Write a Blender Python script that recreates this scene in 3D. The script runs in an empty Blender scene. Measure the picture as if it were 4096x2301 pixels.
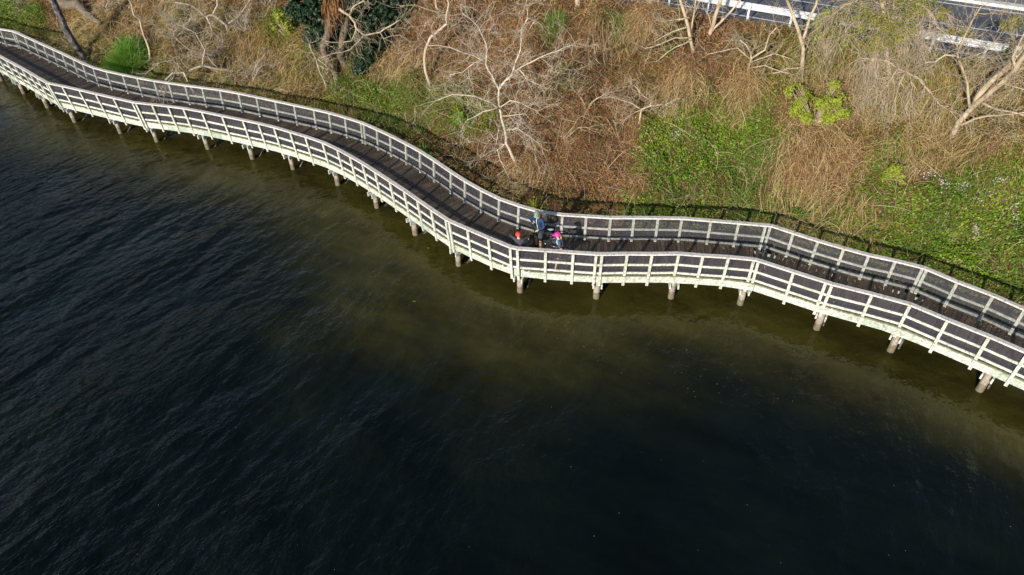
import bpy, math, random
import numpy as np
from mathutils import Vector, Matrix
random.seed(7)
RNG = np.random.default_rng(11)
S = bpy.context.scene

# ------------------------------------------------------------------ camera
CX, CY, FOC = 2048.0, 1150.5, 2731.0
PITCH, ROLL, CAMH = math.radians(40.32), math.radians(-0.72), 17.544
_F = np.array([0, math.cos(PITCH), -math.sin(PITCH)])
_R0 = np.array([1., 0, 0]); _U0 = np.array([0, math.sin(PITCH), math.cos(PITCH)])
_R = math.cos(ROLL) * _R0 + math.sin(ROLL) * _U0
_U = -math.sin(ROLL) * _R0 + math.cos(ROLL) * _U0
CAM = np.array([0, 0, CAMH])
cd = bpy.data.cameras.new('camera'); cam = bpy.data.objects.new('camera', cd)
S.collection.objects.link(cam); S.camera = cam
cd.sensor_width = 36; cd.lens = FOC / 4096 * 36; cd.clip_start = .1; cd.clip_end = 3000
cam.matrix_world = Matrix(((_R[0], _U[0], -_F[0], 0), (_R[1], _U[1], -_F[1], 0), (_R[2], _U[2], -_F[2], CAMH), (0, 0, 0, 1)))

# ------------------------------------------------------------------ light
SUN_EL = math.radians(19.0)
SUN_AZ = math.atan2(-.5, -.86)                       # the sun stands behind and left of the camera
sun_dir = Vector((math.sin(SUN_AZ) * math.cos(SUN_EL), math.cos(SUN_AZ) * math.cos(SUN_EL), math.sin(SUN_EL)))
w = bpy.data.worlds.new('World'); S.world = w; w.use_nodes = True
nt = w.node_tree; bg = nt.nodes['Background']
sky = nt.nodes.new('ShaderNodeTexSky'); sky.sky_type = 'NISHITA'; sky.sun_disc = False
sky.dust_density = .4; sky.ozone_density = 2.5; sky.sun_elevation = SUN_EL; sky.sun_rotation = SUN_AZ % (2 * math.pi)
nt.links.new(sky.outputs[0], bg.inputs[0]); bg.inputs[1].default_value = .115
sl = bpy.data.lights.new('sun', 'SUN'); sl.energy = 4.8; sl.angle = math.radians(.6); sl.color = (1, .94, .85)
so = bpy.data.objects.new('sun', sl); S.collection.objects.link(so)
so.rotation_euler = sun_dir.to_track_quat('Z', 'Y').to_euler(); so.location = (-30, -50, 40)
S.view_settings.view_transform = 'Standard'; S.view_settings.look = 'None'
S.view_settings.exposure = .42; S.view_settings.gamma = 1

# ------------------------------------------------------------------ pixel <-> world helpers
def ray(px):
    return (px[0] - CX) / FOC * _R - (px[1] - CY) / FOC * _U + _F
def onz(px, z):
    d = ray(px); return CAM + d * ((z - CAMH) / d[2])
def proj(P):
    d = np.asarray(P, float) - CAM; z = d @ _F
    return np.stack([CX + FOC * (d @ _R) / z, CY - FOC * (d @ _U) / z], -1)

# ------------------------------------------------------------------ object helpers
def tag(o, label=None, cat=None, group=None, kind=None):
    if label: o['label'] = label
    if cat: o['category'] = cat
    if group: o['group'] = group
    if kind: o['kind'] = kind
    return o
def empty(name, loc, rz=0, **k):
    o = bpy.data.objects.new(name, None); S.collection.objects.link(o)
    o.location = loc; o.rotation_euler = (0, 0, rz); o.empty_display_size = .2
    return tag(o, **k)
class MB:
    def __init__(s): s.v = []; s.f = []; s.m = []; s.uv = []
    def add(s, vs, fs, m=0):
        b = len(s.v); s.v += [tuple(map(float, v)) for v in vs]
        s.f += [tuple(b + i for i in f) for f in fs]; s.m += [m] * len(fs)
    def beam(s, a, b, w, h, up=(0, 0, 1), m=0):
        """a box from a to b; w sideways, h along up"""
        a = Vector(a); b = Vector(b); d = (b - a).normalized(); up = Vector(up)
        sd = d.cross(up)
        if sd.length < 1e-4: sd = d.cross(Vector((0, 1, 0)))
        sd.normalize(); u = sd.cross(d).normalized(); sd *= w / 2; u *= h / 2
        vs = [p + i * sd + j * u for p in (a, b) for i, j in ((-1, -1), (1, -1), (1, 1), (-1, 1))]
        s.add(vs, [(0, 1, 2, 3), (7, 6, 5, 4), (0, 4, 5, 1), (1, 5, 6, 2), (2, 6, 7, 3), (3, 7, 4, 0)], m)
    def tube(s, pts, rad, n=6, m=0, cap=True):
        pts = [Vector(p) for p in pts]
        if not hasattr(rad, '__len__'): rad = [rad] * len(pts)
        ref = Vector((.31, .77, .55)).normalized(); rings = []
        for i, p in enumerate(pts):
            d = pts[min(i + 1, len(pts) - 1)] - pts[max(i - 1, 0)]
            if d.length < 1e-9: d = Vector((0, 0, 1))
            d.normalize(); a = d.cross(ref)
            if a.length < .05: a = d.cross(Vector((1, 0, 0)))
            a.normalize(); b = d.cross(a)
            rings.append([p + rad[i] * (math.cos(2 * math.pi * k / n) * a + math.sin(2 * math.pi * k / n) * b) for k in range(n)])
        vs = [v for r in rings for v in r]; fs = []
        for i in range(len(pts) - 1):
            for k in range(n):
                k2 = (k + 1) % n; fs.append((i * n + k, i * n + k2, (i + 1) * n + k2, (i + 1) * n + k))
        if cap and n > 3: fs += [tuple(range(n))[::-1], tuple((len(pts) - 1) * n + k for k in range(n))]
        s.add(vs, fs, m)
    def ellipsoid(s, c, r, nu=12, nv=8, rot=None, m=0, vfun=None):
        c = Vector(c); vs = []; fs = []
        for j in range(nv + 1):
            th = math.pi * j / nv
            for i in range(nu):
                ph = 2 * math.pi * i / nu
                p = Vector((r[0] * math.sin(th) * math.cos(ph), r[1] * math.sin(th) * math.sin(ph), r[2] * math.cos(th)))
                if vfun: p = vfun(p)
                if rot: p = rot @ p
                vs.append(c + p)
        for j in range(nv):
            for i in range(nu):
                i2 = (i + 1) % nu; fs.append((j * nu + i, (j + 1) * nu + i, (j + 1) * nu + i2, j * nu + i2))
        s.add(vs, fs, m)
    def build(s, name, mats, parent=None, smooth=False, bevel=0):
        me = bpy.data.meshes.new(name); me.from_pydata(s.v, [], s.f)
        for mt in (mats if isinstance(mats, (list, tuple)) else [mats]): me.materials.append(mt)
        if len(set(s.m)) > 1: me.polygons.foreach_set('material_index', s.m)
        if smooth: me.polygons.foreach_set('use_smooth', [True] * len(me.polygons))
        me.update(); o = bpy.data.objects.new(name, me); S.collection.objects.link(o)
        if parent: attach(o, parent)
        if bevel:
            b = o.modifiers.new('bevel', 'BEVEL'); b.width = bevel; b.segments = 1
        return o
def attach(o, parent):
    o.parent = parent
    M = Matrix.Translation(parent.location) @ parent.rotation_euler.to_matrix().to_4x4() if parent.parent is None and parent.type == 'EMPTY' else Matrix.Identity(4)
    o.matrix_parent_inverse = M.inverted()
def npmesh(name, V, Fq, mat, parent=None, nside=4):
    """a big mesh from numpy arrays; every face has nside corners"""
    me = bpy.data.meshes.new(name); nv, nf = len(V), len(Fq)
    me.vertices.add(nv); me.vertices.foreach_set('co', V.astype(np.float32).ravel())
    me.loops.add(nf * nside); me.loops.foreach_set('vertex_index', Fq.astype(np.int32).ravel())
    me.polygons.add(nf); me.polygons.foreach_set('loop_start', (np.arange(nf) * nside).astype(np.int32))
    me.materials.append(mat); me.update(calc_edges=True); me.validate()
    o = bpy.data.objects.new(name, me); S.collection.objects.link(o)
    if parent: attach(o, parent)
    return o

# ------------------------------------------------------------------ materials
def ramp(N, L, src, stops):
    r = N.new('ShaderNodeValToRGB'); e = r.color_ramp.elements
    while len(e) < len(stops): e.new(.5)
    for k, (p, c) in enumerate(stops): e[k].position = p; e[k].color = (*c, 1) if len(c) == 3 else c
    L.new(src, r.inputs[0]); return r.outputs[0]
def noise(N, L, scale, detail=4, rough=.55, vec=None, dim='3D'):
    n = N.new('ShaderNodeTexNoise'); n.inputs['Scale'].default_value = scale
    n.inputs['Detail'].default_value = detail; n.inputs['Roughness'].default_value = rough
    if vec is not None: L.new(vec, n.inputs['Vector'])
    return n.outputs['Fac']
def mapping(N, L, vec, scale=(1, 1, 1), rot=(0, 0, 0)):
    m = N.new('ShaderNodeMapping'); m.inputs['Scale'].default_value = scale; m.inputs['Rotation'].default_value = rot
    L.new(vec, m.inputs['Vector']); return m.outputs[0]
def mapt(N, L, vec, length, width, ang):
    """features stretched to length x width with the long side at ang"""
    m = N.new('ShaderNodeMapping'); m.vector_type = 'TEXTURE'; m.inputs['Scale'].default_value = (length, width, 1); m.inputs['Rotation'].default_value = (0, 0, ang)
    L.new(vec, m.inputs['Vector']); return m.outputs[0]
def mixc(N, L, fac, a, b, mode='MIX'):
    m = N.new('ShaderNodeMix'); m.data_type = 'RGBA'; m.blend_type = mode
    for sck, v in ((m.inputs[0], fac), (m.inputs[6], a), (m.inputs[7], b)):
        if hasattr(v, 'links') or hasattr(v, 'is_linked'): L.new(v, sck)
        elif isinstance(v, (int, float)): sck.default_value = v
        else: sck.default_value = (*v, 1)
    return m.outputs[2]
def math_(N, L, op, a, b=None):
    m = N.new('ShaderNodeMath'); m.operation = op
    for sck, v in ((m.inputs[0], a), (m.inputs[1], b)):
        if v is None: continue
        if hasattr(v, 'is_linked'): L.new(v, sck)
        else: sck.default_value = v
    return m.outputs[0]
def newmat(name):
    m = bpy.data.materials.new(name); m.use_nodes = True; t = m.node_tree
    return m, t.nodes, t.links, t.nodes['Principled BSDF']
def mat_noise(name, stops, scale=3, rough=.8, bump=0, metallic=0, stretch=(1, 1, 1), rot=(0, 0, 0), detail=5, spec=.3, coord='Object', bscale=None):
    m, N, L, P = newmat(name); tc = N.new('ShaderNodeTexCoord').outputs[coord]
    v = mapping(N, L, tc, stretch, rot); n = noise(N, L, scale, detail, .6, v)
    L.new(ramp(N, L, n, stops), P.inputs['Base Color']); P.inputs['Roughness'].default_value = rough
    P.inputs['Metallic'].default_value = metallic; P.inputs['Specular IOR Level'].default_value = spec
    if bump:
        b = N.new('ShaderNodeBump'); b.inputs['Strength'].default_value = bump; b.inputs['Distance'].default_value = .03
        L.new(noise(N, L, bscale or scale * 3, 4, .6, v), b.inputs['Height']); L.new(b.outputs[0], P.inputs['Normal'])
    return m
def plain(name, c, rough=.6, metallic=0, spec=.4):
    return mat_noise(name, [(.3, tuple(x * .88 for x in c)), (.7, tuple(min(1, x * 1.1) for x in c))], 6, rough, 0, metallic, spec=spec, detail=2)
def mat_leaf(name, cols, rough=.55, transl=.25, patch=None):
    """colour differs leaf by leaf (random per island) and drifts slowly over metres"""
    m, N, L, P = newmat(name)
    g = N.new('ShaderNodeNewGeometry')
    st = [(i / (len(cols) - 1), c) for i, c in enumerate(cols)]
    col = ramp(N, L, g.outputs['Random Per Island'], st)
    if patch:
        tc = N.new('ShaderNodeTexCoord').outputs['Object']
        pn = ramp(N, L, noise(N, L, patch[0], 3, .6, tc), [(.42, (0, 0, 0)), (.6, (1, 1, 1))])
        col = mixc(N, L, pn, col, mixc(N, L, 1.0, col, patch[1], 'MULTIPLY'))
    L.new(col, P.inputs['Base Color']); P.inputs['Roughness'].default_value = rough
    P.inputs['Specular IOR Level'].default_value = .3
    if transl:
        tr = N.new('ShaderNodeBsdfTranslucent'); L.new(col, tr.inputs[0]); mx = N.new('ShaderNodeMixShader')
        mx.inputs[0].default_value = transl; L.new(P.outputs[0], mx.inputs[1]); L.new(tr.outputs[0], mx.inputs[2])
        L.new(mx.outputs[0], N['Material Output'].inputs[0])
    return m
def mat_wood_paint():
    m, N, L, P = newmat('weathered_pale_timber'); tc = N.new('ShaderNodeTexCoord').outputs['Object']
    base = ramp(N, L, noise(N, L, 1.3, 4, .6, tc), [(.3, (.40, .44, .37)), (.55, (.55, .56, .50)), (.75, (.44, .49, .41))])
    st = ramp(N, L, noise(N, L, 9, 6, .75, tc), [(.47, (0, 0, 0)), (.66, (1, 1, 1))])
    col = mixc(N, L, st, base, (.20, .21, .15))
    g = N.new('ShaderNodeNewGeometry'); rn = ramp(N, L, g.outputs['Random Per Island'], [(0, (.68, .76, .66)), (.5, (1, 1, 1)), (1, (1.12, 1.08, 1.02))])
    col = mixc(N, L, 1.0, col, rn, 'MULTIPLY')
    L.new(col, P.inputs['Base Color']); P.inputs['Roughness'].default_value = .8
    b = N.new('ShaderNodeBump'); b.inputs['Strength'].default_value = .35; b.inputs['Distance'].default_value = .01
    L.new(noise(N, L, 40, 3, .6, tc), b.inputs['Height']); L.new(b.outputs[0], P.inputs['Normal'])
    return m
def mat_cap_rail():
    m, N, L, P = newmat('lichened_handrail_timber'); tc = N.new('ShaderNodeTexCoord').outputs['Object']
    base = ramp(N, L, noise(N, L, 1.1, 4, .6, tc), [(.3, (.56, .50, .44)), (.55, (.68, .62, .54)), (.8, (.56, .54, .46))])
    st = ramp(N, L, noise(N, L, 11, 7, .8, tc), [(.50, (0, 0, 0)), (.66, (1, 1, 1))])
    col = mixc(N, L, st, base, (.19, .15, .12))
    L.new(col, P.inputs['Base Color']); P.inputs['Roughness'].default_value = .85
    return m
def mat_deck():
    m, N, L, P = newmat('dark_netted_deck_boards'); tc = N.new('ShaderNodeTexCoord').outputs['Object']
    g = N.new('ShaderNodeNewGeometry')
    base = ramp(N, L, g.outputs['Random Per Island'], [(0, (.036, .024, .015)), (.5, (.078, .052, .031)), (.9, (.12, .083, .050)), (1, (.17, .12, .075))])
    bl = ramp(N, L, noise(N, L, 1.7, 5, .65, tc), [(.38, (0, 0, 0)), (.62, (1, 1, 1))])
    col = mixc(N, L, bl, mixc(N, L, 1.0, base, (.5, .5, .5), 'MULTIPLY'), base)
    gr = ramp(N, L, noise(N, L, .8, 4, .7, mapping(N, L, tc, rot=(0, 0, 1))), [(.6, (0, 0, 0)), (.75, (1, 1, 1))])
    col = mixc(N, L, gr, col, (.055, .062, .02))
    # galvanised anti-slip netting stapled over the boards
    sx = N.new('ShaderNodeSeparateXYZ'); L.new(mapping(N, L, tc, rot=(0, 0, .35)), sx.inputs[0])
    ws = []
    for ax in (0, 1):
        fr = math_(N, L, 'FRACT', math_(N, L, 'MULTIPLY', sx.outputs[ax], 22.0))
        ws.append(math_(N, L, 'LESS_THAN', fr, .12))
    wire = math_(N, L, 'MAXIMUM', ws[0], ws[1])
    col = mixc(N, L, wire, col, (.11, .09, .07))
    L.new(col, P.inputs['Base Color']); P.inputs['Roughness'].default_value = .75
    b = N.new('ShaderNodeBump'); b.inputs['Strength'].default_value = .5; b.inputs['Distance'].default_value = .01
    L.new(noise(N, L, 30, 4, .7, tc), b.inputs['Height']); L.new(b.outputs[0], P.inputs['Normal'])
    return m
def mat_net():
    m, N, L, P = newmat('diamond_wire_netting'); uv = N.new('ShaderNodeTexCoord').outputs['UV']
    sx = N.new('ShaderNodeSeparateXYZ'); L.new(uv, sx.inputs[0]); ws = []
    for op in ('ADD', 'SUBTRACT'):
        q = math_(N, L, op, math_(N, L, 'MULTIPLY', sx.outputs[0], .8), sx.outputs[1])
        ws.append(math_(N, L, 'LESS_THAN', math_(N, L, 'FRACT', math_(N, L, 'MULTIPLY', q, 40.0)), .17))
    wire = math_(N, L, 'MAXIMUM', ws[0], ws[1])
    P.inputs['Base Color'].default_value = (.13, .12, .145, 1); P.inputs['Metallic'].default_value = .3; P.inputs['Roughness'].default_value = .5
    t = N.new('ShaderNodeBsdfTransparent'); mx = N.new('ShaderNodeMixShader')
    L.new(wire, mx.inputs[0]); L.new(t.outputs[0], mx.inputs[1]); L.new(P.outputs[0], mx.inputs[2])
    L.new(mx.outputs[0], N['Material Output'].inputs[0]); return m
def mat_ground():
    m, N, L, P = newmat('bank_soil_and_litter'); tc = N.new('ShaderNodeTexCoord').outputs['Object']
    a = ramp(N, L, noise(N, L, .35, 5, .6, tc), [(.35, (.105, .070, .044)), (.55, (.15, .10, .060)), (.7, (.095, .085, .038))])
    f = ramp(N, L, noise(N, L, 9, 6, .75, tc), [(.35, (.35, .33, .3)), (.7, (1.35, 1.3, 1.2))])
    col = mixc(N, L, 1.0, a, f, 'MULTIPLY')
    sx = N.new('ShaderNodeSeparateXYZ'); L.new(tc, sx.inputs[0])
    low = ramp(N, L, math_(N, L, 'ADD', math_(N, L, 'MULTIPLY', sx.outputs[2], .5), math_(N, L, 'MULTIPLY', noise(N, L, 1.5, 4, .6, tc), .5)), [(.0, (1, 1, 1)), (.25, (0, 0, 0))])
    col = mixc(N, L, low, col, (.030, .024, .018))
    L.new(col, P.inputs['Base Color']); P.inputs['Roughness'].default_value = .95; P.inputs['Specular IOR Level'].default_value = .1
    b = N.new('ShaderNodeBump'); b.inputs['Strength'].default_value = .9; b.inputs['Distance'].default_value = .12
    L.new(noise(N, L, 6, 8, .75, tc), b.inputs['Height']); L.new(b.outputs[0], P.inputs['Normal'])
    return m
def mat_water():
    m, N, L, P = newmat('river_water'); tc = N.new('ShaderNodeTexCoord').outputs['Object']
    at = N.new('ShaderNodeAttribute'); at.attribute_name = 'shallow'
    warp = noise(N, L, .22, 7, .62, mapt(N, L, tc, 1.8, 1, -.35))
    sh = math_(N, L, 'ADD', at.outputs['Fac'], math_(N, L, 'MULTIPLY', math_(N, L, 'SUBTRACT', warp, .5), 1.1))
    col = ramp(N, L, sh, [(.0, (.0030, .0048, .0040)), (.25, (.0062, .0075, .0040)), (.48, (.0185, .0165, .0042)), (.76, (.042, .0355, .0074)), (1., (.036, .031, .0066))])
    mot = ramp(N, L, noise(N, L, .55, 6, .65, mapt(N, L, tc, 2.4, 1, -.5)), [(.3, (.5, .5, .5)), (.7, (1.45, 1.45, 1.4))])
    col = mixc(N, L, 1.0, col, mot, 'MULTIPLY')
    L.new(col, P.inputs['Base Color']); P.inputs['IOR'].default_value = 1.33
    P.inputs['Roughness'].default_value = .05; P.inputs['Specular IOR Level'].default_value = .40; P.inputs['Specular Tint'].default_value = (.95, 1, .76, 1)
    # fine wind ripples with their crests running from lower left to upper right, in gusty patches
    h1 = noise(N, L, 1.0, 4, .58, mapt(N, L, tc, 1.15, .6, .95)); h2 = noise(N, L, 2.6, 3, .5, mapt(N, L, tc, 1.2, .8, .35)); h0 = noise(N, L, .36, 3, .5, mapt(N, L, tc, 1.35, .8, 1.25))
    rdg = math_(N, L, 'SUBTRACT', 1.0, math_(N, L, 'ABSOLUTE', math_(N, L, 'MULTIPLY', math_(N, L, 'SUBTRACT', noise(N, L, .9, 6, .62, mapt(N, L, tc, 1.3, .65, .55)), .5), 4.5)))
    h1 = math_(N, L, 'ADD', h1, math_(N, L, 'MULTIPLY', rdg, .10))
    gust = ramp(N, L, noise(N, L, .13, 4, .6, mapt(N, L, tc, 2.5, 1, 1.0)), [(.38, (.35, .35, .35)), (.58, (1, 1, 1))])
    sx = N.new('ShaderNodeSeparateXYZ'); L.new(tc, sx.inputs[0])
    lee = ramp(N, L, math_(N, L, 'ADD', math_(N, L, 'MULTIPLY', sx.outputs[0], .025), .55), [(.15, (1, 1, 1)), (.62, (.5, .5, .5))])
    dsh = ramp(N, L, at.outputs['Fac'], [(.1, (1, 1, 1)), (.8, (.62, .62, .62))])
    h = math_(N, L, 'ADD', math_(N, L, 'ADD', h1, math_(N, L, 'MULTIPLY', h0, 1.6)), math_(N, L, 'MULTIPLY', h2, .22))
    h = math_(N, L, 'MULTIPLY', h, math_(N, L, 'MULTIPLY', math_(N, L, 'MULTIPLY', gust, lee), dsh))
    b = N.new('ShaderNodeBump'); b.inputs['Strength'].default_value = 1; b.inputs['Distance'].default_value = .30
    L.new(h, b.inputs['Height']); L.new(b.outputs[0], P.inputs['Normal'])
    return m
def mat_asphalt():
    return mat_noise('asphalt', [(.3, (.085, .085, .090)), (.7, (.13, .13, .135))], 1.2, .9, .3, detail=8, bscale=60)

M = dict(
    wood=mat_wood_paint(), cap=mat_cap_rail(), deck=mat_deck(), net=mat_net(), ground=mat_ground(), water=mat_water(), asphalt=mat_asphalt(),
    pile=None, bolt=plain('galvanised_bolt', (.35, .33, .31), .5, .6),
    steel=mat_noise('galvanised_steel', [(.3, (.55, .57, .60)), (.7, (.75, .77, .80))], 5, .42, 0, .55),
    paint=mat_noise('road_paint', [(.3, (.70, .70, .70)), (.7, (.82, .82, .82))], 12, .7),
    kerb=mat_noise('kerb_concrete', [(.3, (.50, .49, .46)), (.7, (.66, .65, .61))], 4, .85, .2),
    gravel=mat_noise('gravel_shoulder', [(.3, (.10, .095, .09)), (.5, (.2, .19, .18)), (.7, (.3, .29, .28))], 30, .95, .6),
    end=mat_noise('bare_board_ends', [(.3, (.13, .13, .075)), (.7, (.25, .24, .16))], 5, .9, .2),
    bark_pale=mat_noise('pale_bark', [(.25, (.22, .165, .105)), (.5, (.42, .33, .22)), (.75, (.58, .48, .35))], 5, .85, .5, stretch=(1, 1, .35), bscale=25),
    bark_white=mat_noise('white_bark', [(.25, (.30, .24, .17)), (.5, (.52, .44, .34)), (.75, (.68, .60, .49))], 6, .85, .4, bscale=25),
    bark_grey=mat_noise('grey_lichened_bark', [(.3, (.22, .17, .13)), (.5, (.42, .34, .26)), (.75, (.60, .52, .42))], 6, .85, .5, bscale=25),
    bark_dark=mat_noise('dark_scaly_bark', [(.35, (.035, .032, .035)), (.5, (.09, .08, .08)), (.62, (.26, .22, .20)), (.8, (.32, .28, .25))], 7, .9, .8, bscale=14, stretch=(1, 1, .5)),
    bark_brown=mat_noise('brown_bark', [(.3, (.085, .065, .045)), (.7, (.20, .155, .105))], 6, .9, .6, bscale=20),
)
def mat_pile():
    m, N, L, P = newmat('weathered_pile'); tc = N.new('ShaderNodeTexCoord').outputs['Object']
    sx = N.new('ShaderNodeSeparateXYZ'); L.new(tc, sx.inputs[0])
    q = math_(N, L, 'ADD', sx.outputs[2], math_(N, L, 'MULTIPLY', noise(N, L, 2.5, 3, .6, tc), .5))
    dry = ramp(N, L, noise(N, L, 7, 5, .7, tc), [(.35, (.20, .165, .12)), (.65, (.40, .34, .28))])
    wet = ramp(N, L, noise(N, L, 9, 5, .7, tc), [(.35, (.10, .08, .045)), (.65, (.20, .165, .10))])
    mr = N.new('ShaderNodeMapRange'); mr.inputs[1].default_value = -.78; mr.inputs[2].default_value = -.70; L.new(q, mr.inputs[0])
    L.new(mixc(N, L, mr.outputs[0], wet, dry), P.inputs['Base Color']); P.inputs['Roughness'].default_value = .8
    return m
M['pile'] = mat_pile()

# ------------------------------------------------------------------ traced fence posts (top ends, photograph pixels)
def cvt(off, s, L): return [(off[0] + x / s, off[1] + y / s) for x, y in L]
k = 2.512
backpx = cvt((0, 0), k, [(5, 300), (130, 320), (152, 326), (245, 375), (345, 415), (437, 460), (530, 502), (630, 545), (735, 600), (830, 645), (930, 690), (1070, 725), (1235, 760), (1380, 790), (1545, 825), (1700, 840), (1860, 868), (2030, 890), (2215, 910), (2400, 945)])
backpx += cvt((1024, 0), k, [(5, 985), (195, 1025), (385, 1065), (580, 1110), (740, 1140), (895, 1190), (1058, 1240), (1084, 1252), (1215, 1310), (1350, 1372)])
backpx += cvt((1024, 400), k, [(1505, 448), (1650, 525), (1790, 615), (1955, 735), (2100, 825), (2260, 920), (2445, 1005)])
backpx += cvt((1600, 700), k, [(1195, 320), (1405, 380), (1632, 410), (1870, 425), (2115, 440), (2350, 440)])
backpx += cvt((2500, 800), 3.215, [(425, 245), (730, 250), (1105, 280), (1460, 310), (1805, 340), (1870, 342), (2165, 440), (2480, 540)])
backpx += cvt((3296, 1000), 2.411, [(190, -5), (430, 60), (685, 115), (950, 180), (990, 195), (1285, 320), (1630, 450), (1935, 585)])
frontpx = cvt((0, 0), k, [(60, 612), (140, 655), (225, 700), (300, 745), (372, 790), (460, 840), (486, 848), (630, 875), (800, 915), (965, 955), (1145, 995), (1330, 1040), (1368, 1042), (1530, 1060), (1690, 1080), (1850, 1095), (2030, 1135), (2235, 1175), (2440, 1220)])
frontpx += cvt((1024, 400), k, [(30, 245), (185, 285), (345, 335), (500, 380), (680, 435), (820, 510), (945, 580), (1075, 650), (1195, 735), (1345, 830), (1490, 925), (1620, 1020), (1760, 1115), (1905, 1215), (1942, 1233)])
frontpx += cvt((1600, 700), k, [(680, 560), (890, 650), (1108, 740), (1180, 755), (1463, 775), (1740, 795), (1970, 810), (2030, 812), (2283, 808), (2532, 810)])
frontpx += cvt((2500, 800), 3.215, [(690, 710), (1000, 735), (1330, 755), (1655, 785), (1715, 800), (2165, 945)])
frontpx += cvt((3296, 1000), 2.411, [(15, 325), (75, 345), (460, 440), (828, 540), (1188, 690), (1590, 850), (1960, 1010)])
HB = 1.10                                                     # height of a post top above the deck
def world_line(pxs):
    P = np.array([onz(q, HB)[:2] for q in sorted(pxs)])
    Q = P.copy()
    for i in range(1, len(P) - 1):                            # take out the tracing error on the far, gently curved stretch
        if P[i, 0] < -1.0:
            a, b = P[i - 1], P[i + 1]; d = b - a; t = ((P[i] - a) @ d) / (d @ d); mid = a + t * d
            Q[i] = P[i] * .55 + mid * .45
    def ext(A, B, n, step): d = (B - A) / np.hypot(*(B - A)); return [B + d * step * (j + 1) for j in range(n)]
    L_ = ext(Q[3], Q[0], 5, 1.3)[::-1]; R_ = ext(Q[-3], Q[-1], 4, 1.25)
    return np.array(L_ + list(Q) + R_)
BK = world_line(backpx); FR = world_line(frontpx)
def nrm(P, i, sg):
    a = P[max(0, i - 2)]; b = P[min(len(P) - 1, i + 2)]; t = (b - a) / np.hypot(*(b - a))
    return sg * np.array([-t[1], t[0]])
LEAN = math.tan(math.radians(5))
def seg_dist(X, Y, poly):
    """signed distance (positive to the left of the line = landward) and position along"""
    best = np.full(X.shape, 1e9); sg = np.ones(X.shape)
    for i, (a, b) in enumerate(zip(poly[:-1], poly[1:])):
        d = b - a; L2 = d @ d
        if L2 < 1e-4: continue
        t = ((X - a[0]) * d[0] + (Y - a[1]) * d[1]) / L2
        lo = -1e9 if i == 0 else 0; hi = 1e9 if i == len(poly) - 2 else 1
        t = np.clip(t, lo, hi); wx = X - a[0] - t * d[0]; wy = Y - a[1] - t * d[1]; s = np.hypot(wx, wy)
        m = s < best; best = np.where(m, s, best); sg = np.where(m, np.sign(d[0] * wy - d[1] * wx), sg)
    return best * sg

# ------------------------------------------------------------------ terrain
_vn = RNG.random((256, 256))
def vnoise(x, y):
    xi = np.floor(x).astype(int); yi = np.floor(y).astype(int); fx = x - xi; fy = y - yi
    fx = fx * fx * (3 - 2 * fx); fy = fy * fy * (3 - 2 * fy); g = lambda i, j: _vn[i % 256, j % 256]
    return (g(xi, yi) * (1 - fx) + g(xi + 1, yi) * fx) * (1 - fy) + (g(xi, yi + 1) * (1 - fx) + g(xi + 1, yi + 1) * fx) * fy
def fbm(x, y, o=4):
    s = 0; a = .5
    for i in range(o): s = s + a * (vnoise(x * 2 ** i + 17.3 * i, y * 2 ** i + 9.1 * i) - .5); a *= .55
    return s
RA = np.array([7.45, 35.9]); RD = np.array([.853, -.522]); RN = np.array([.522, .853]); ZR = 6.1
def sstep(a, b, x): t = np.clip((x - a) / (b - a), 0, 1); return t * t * (3 - 2 * t)
KNOT = BK[::3]
MOUNDS = []                                                    # filled below: (x, y, radius, height)
def terrain(X, Y):
    X = np.asarray(X, float); Y = np.asarray(Y, float)
    d = seg_dist(X, Y, KNOT); r = (X - RA[0]) * RN[0] + (Y - RA[1]) * RN[1] + 1.25
    u = np.maximum(0, d - 2.6); v = np.maximum(0, -r)
    bank = ZR * u / (u + v + 1e-6)
    foot = np.where(d < 0, -.95 + .38 * d, -.95 + .97 * sstep(0, 2.9, d))
    z = np.where(d < 2.6, foot, np.maximum(bank, foot) + .0)
    rough = sstep(-.5, 3.5, d) * sstep(0, 1.6, v)
    z = z + rough * (1.5 * fbm(X * .22, Y * .22, 3) + 1.25 * fbm(X * .9 + 5, Y * .9, 5))
    z = z + (1 - rough) * sstep(.3, 1.6, d) * .5 * fbm(X * 1.3, Y * 1.3, 4) * (v > 0)
    for mx, my, mr, mh in MOUNDS:
        z = z + mh * np.exp(-((X - mx) ** 2 + (Y - my) ** 2) / mr ** 2)
    far = r - 1.25 - 9.0
    z = np.where((r >= 0) & (d > 2.6), ZR + np.where(far > 0, np.minimum(far * .35, 14) + .5 * fbm(X * .4, Y * .4, 3) * np.minimum(1, far), 0), z)
    return np.maximum(z, -5.5)
def at(px, py, h=0.):
    """the point on the bank seen at a pixel (h above the ground)"""
    d = ray((px, py)); t = np.linspace(15, 75, 500); P = CAM + d * t[:, None]
    g = P[:, 2] - terrain(P[:, 0], P[:, 1]) - h; i = int(np.argmax(g < 0))
    if i == 0: i = len(t) - 1
    a, b = t[i - 1], t[i]; f = g[i - 1] / (g[i - 1] - g[i] + 1e-9)
    return CAM + d * (a + (b - a) * f)
for px, py, mr, mh in ((2770, 330, 1.1, .6), (2985, 380, .9, .5), (3240, 600, 1.7, .6), (3560, 620, 1.2, .5), (2590, 120, .9, .6), (2380, 110, .8, .6), (2560, 500, .6, .4),
                       (2070, 700, .6, .4), (1430, 300, .8, .5), (700, 200, 1.2, .5), (3700, 900, 1.6, .6), (3900, 700, 1.4, .5), (2250, 400, 1.6, .5), (3350, 850, 1.2, .45)):
    c = at(px, py); MOUNDS.append((c[0], c[1], mr, mh))
xs = np.concatenate([-45 - np.geomspace(1, 600, 22)[::-1], np.arange(-45, 33, .22), 33 + np.geomspace(1, 600, 22)])
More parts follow.
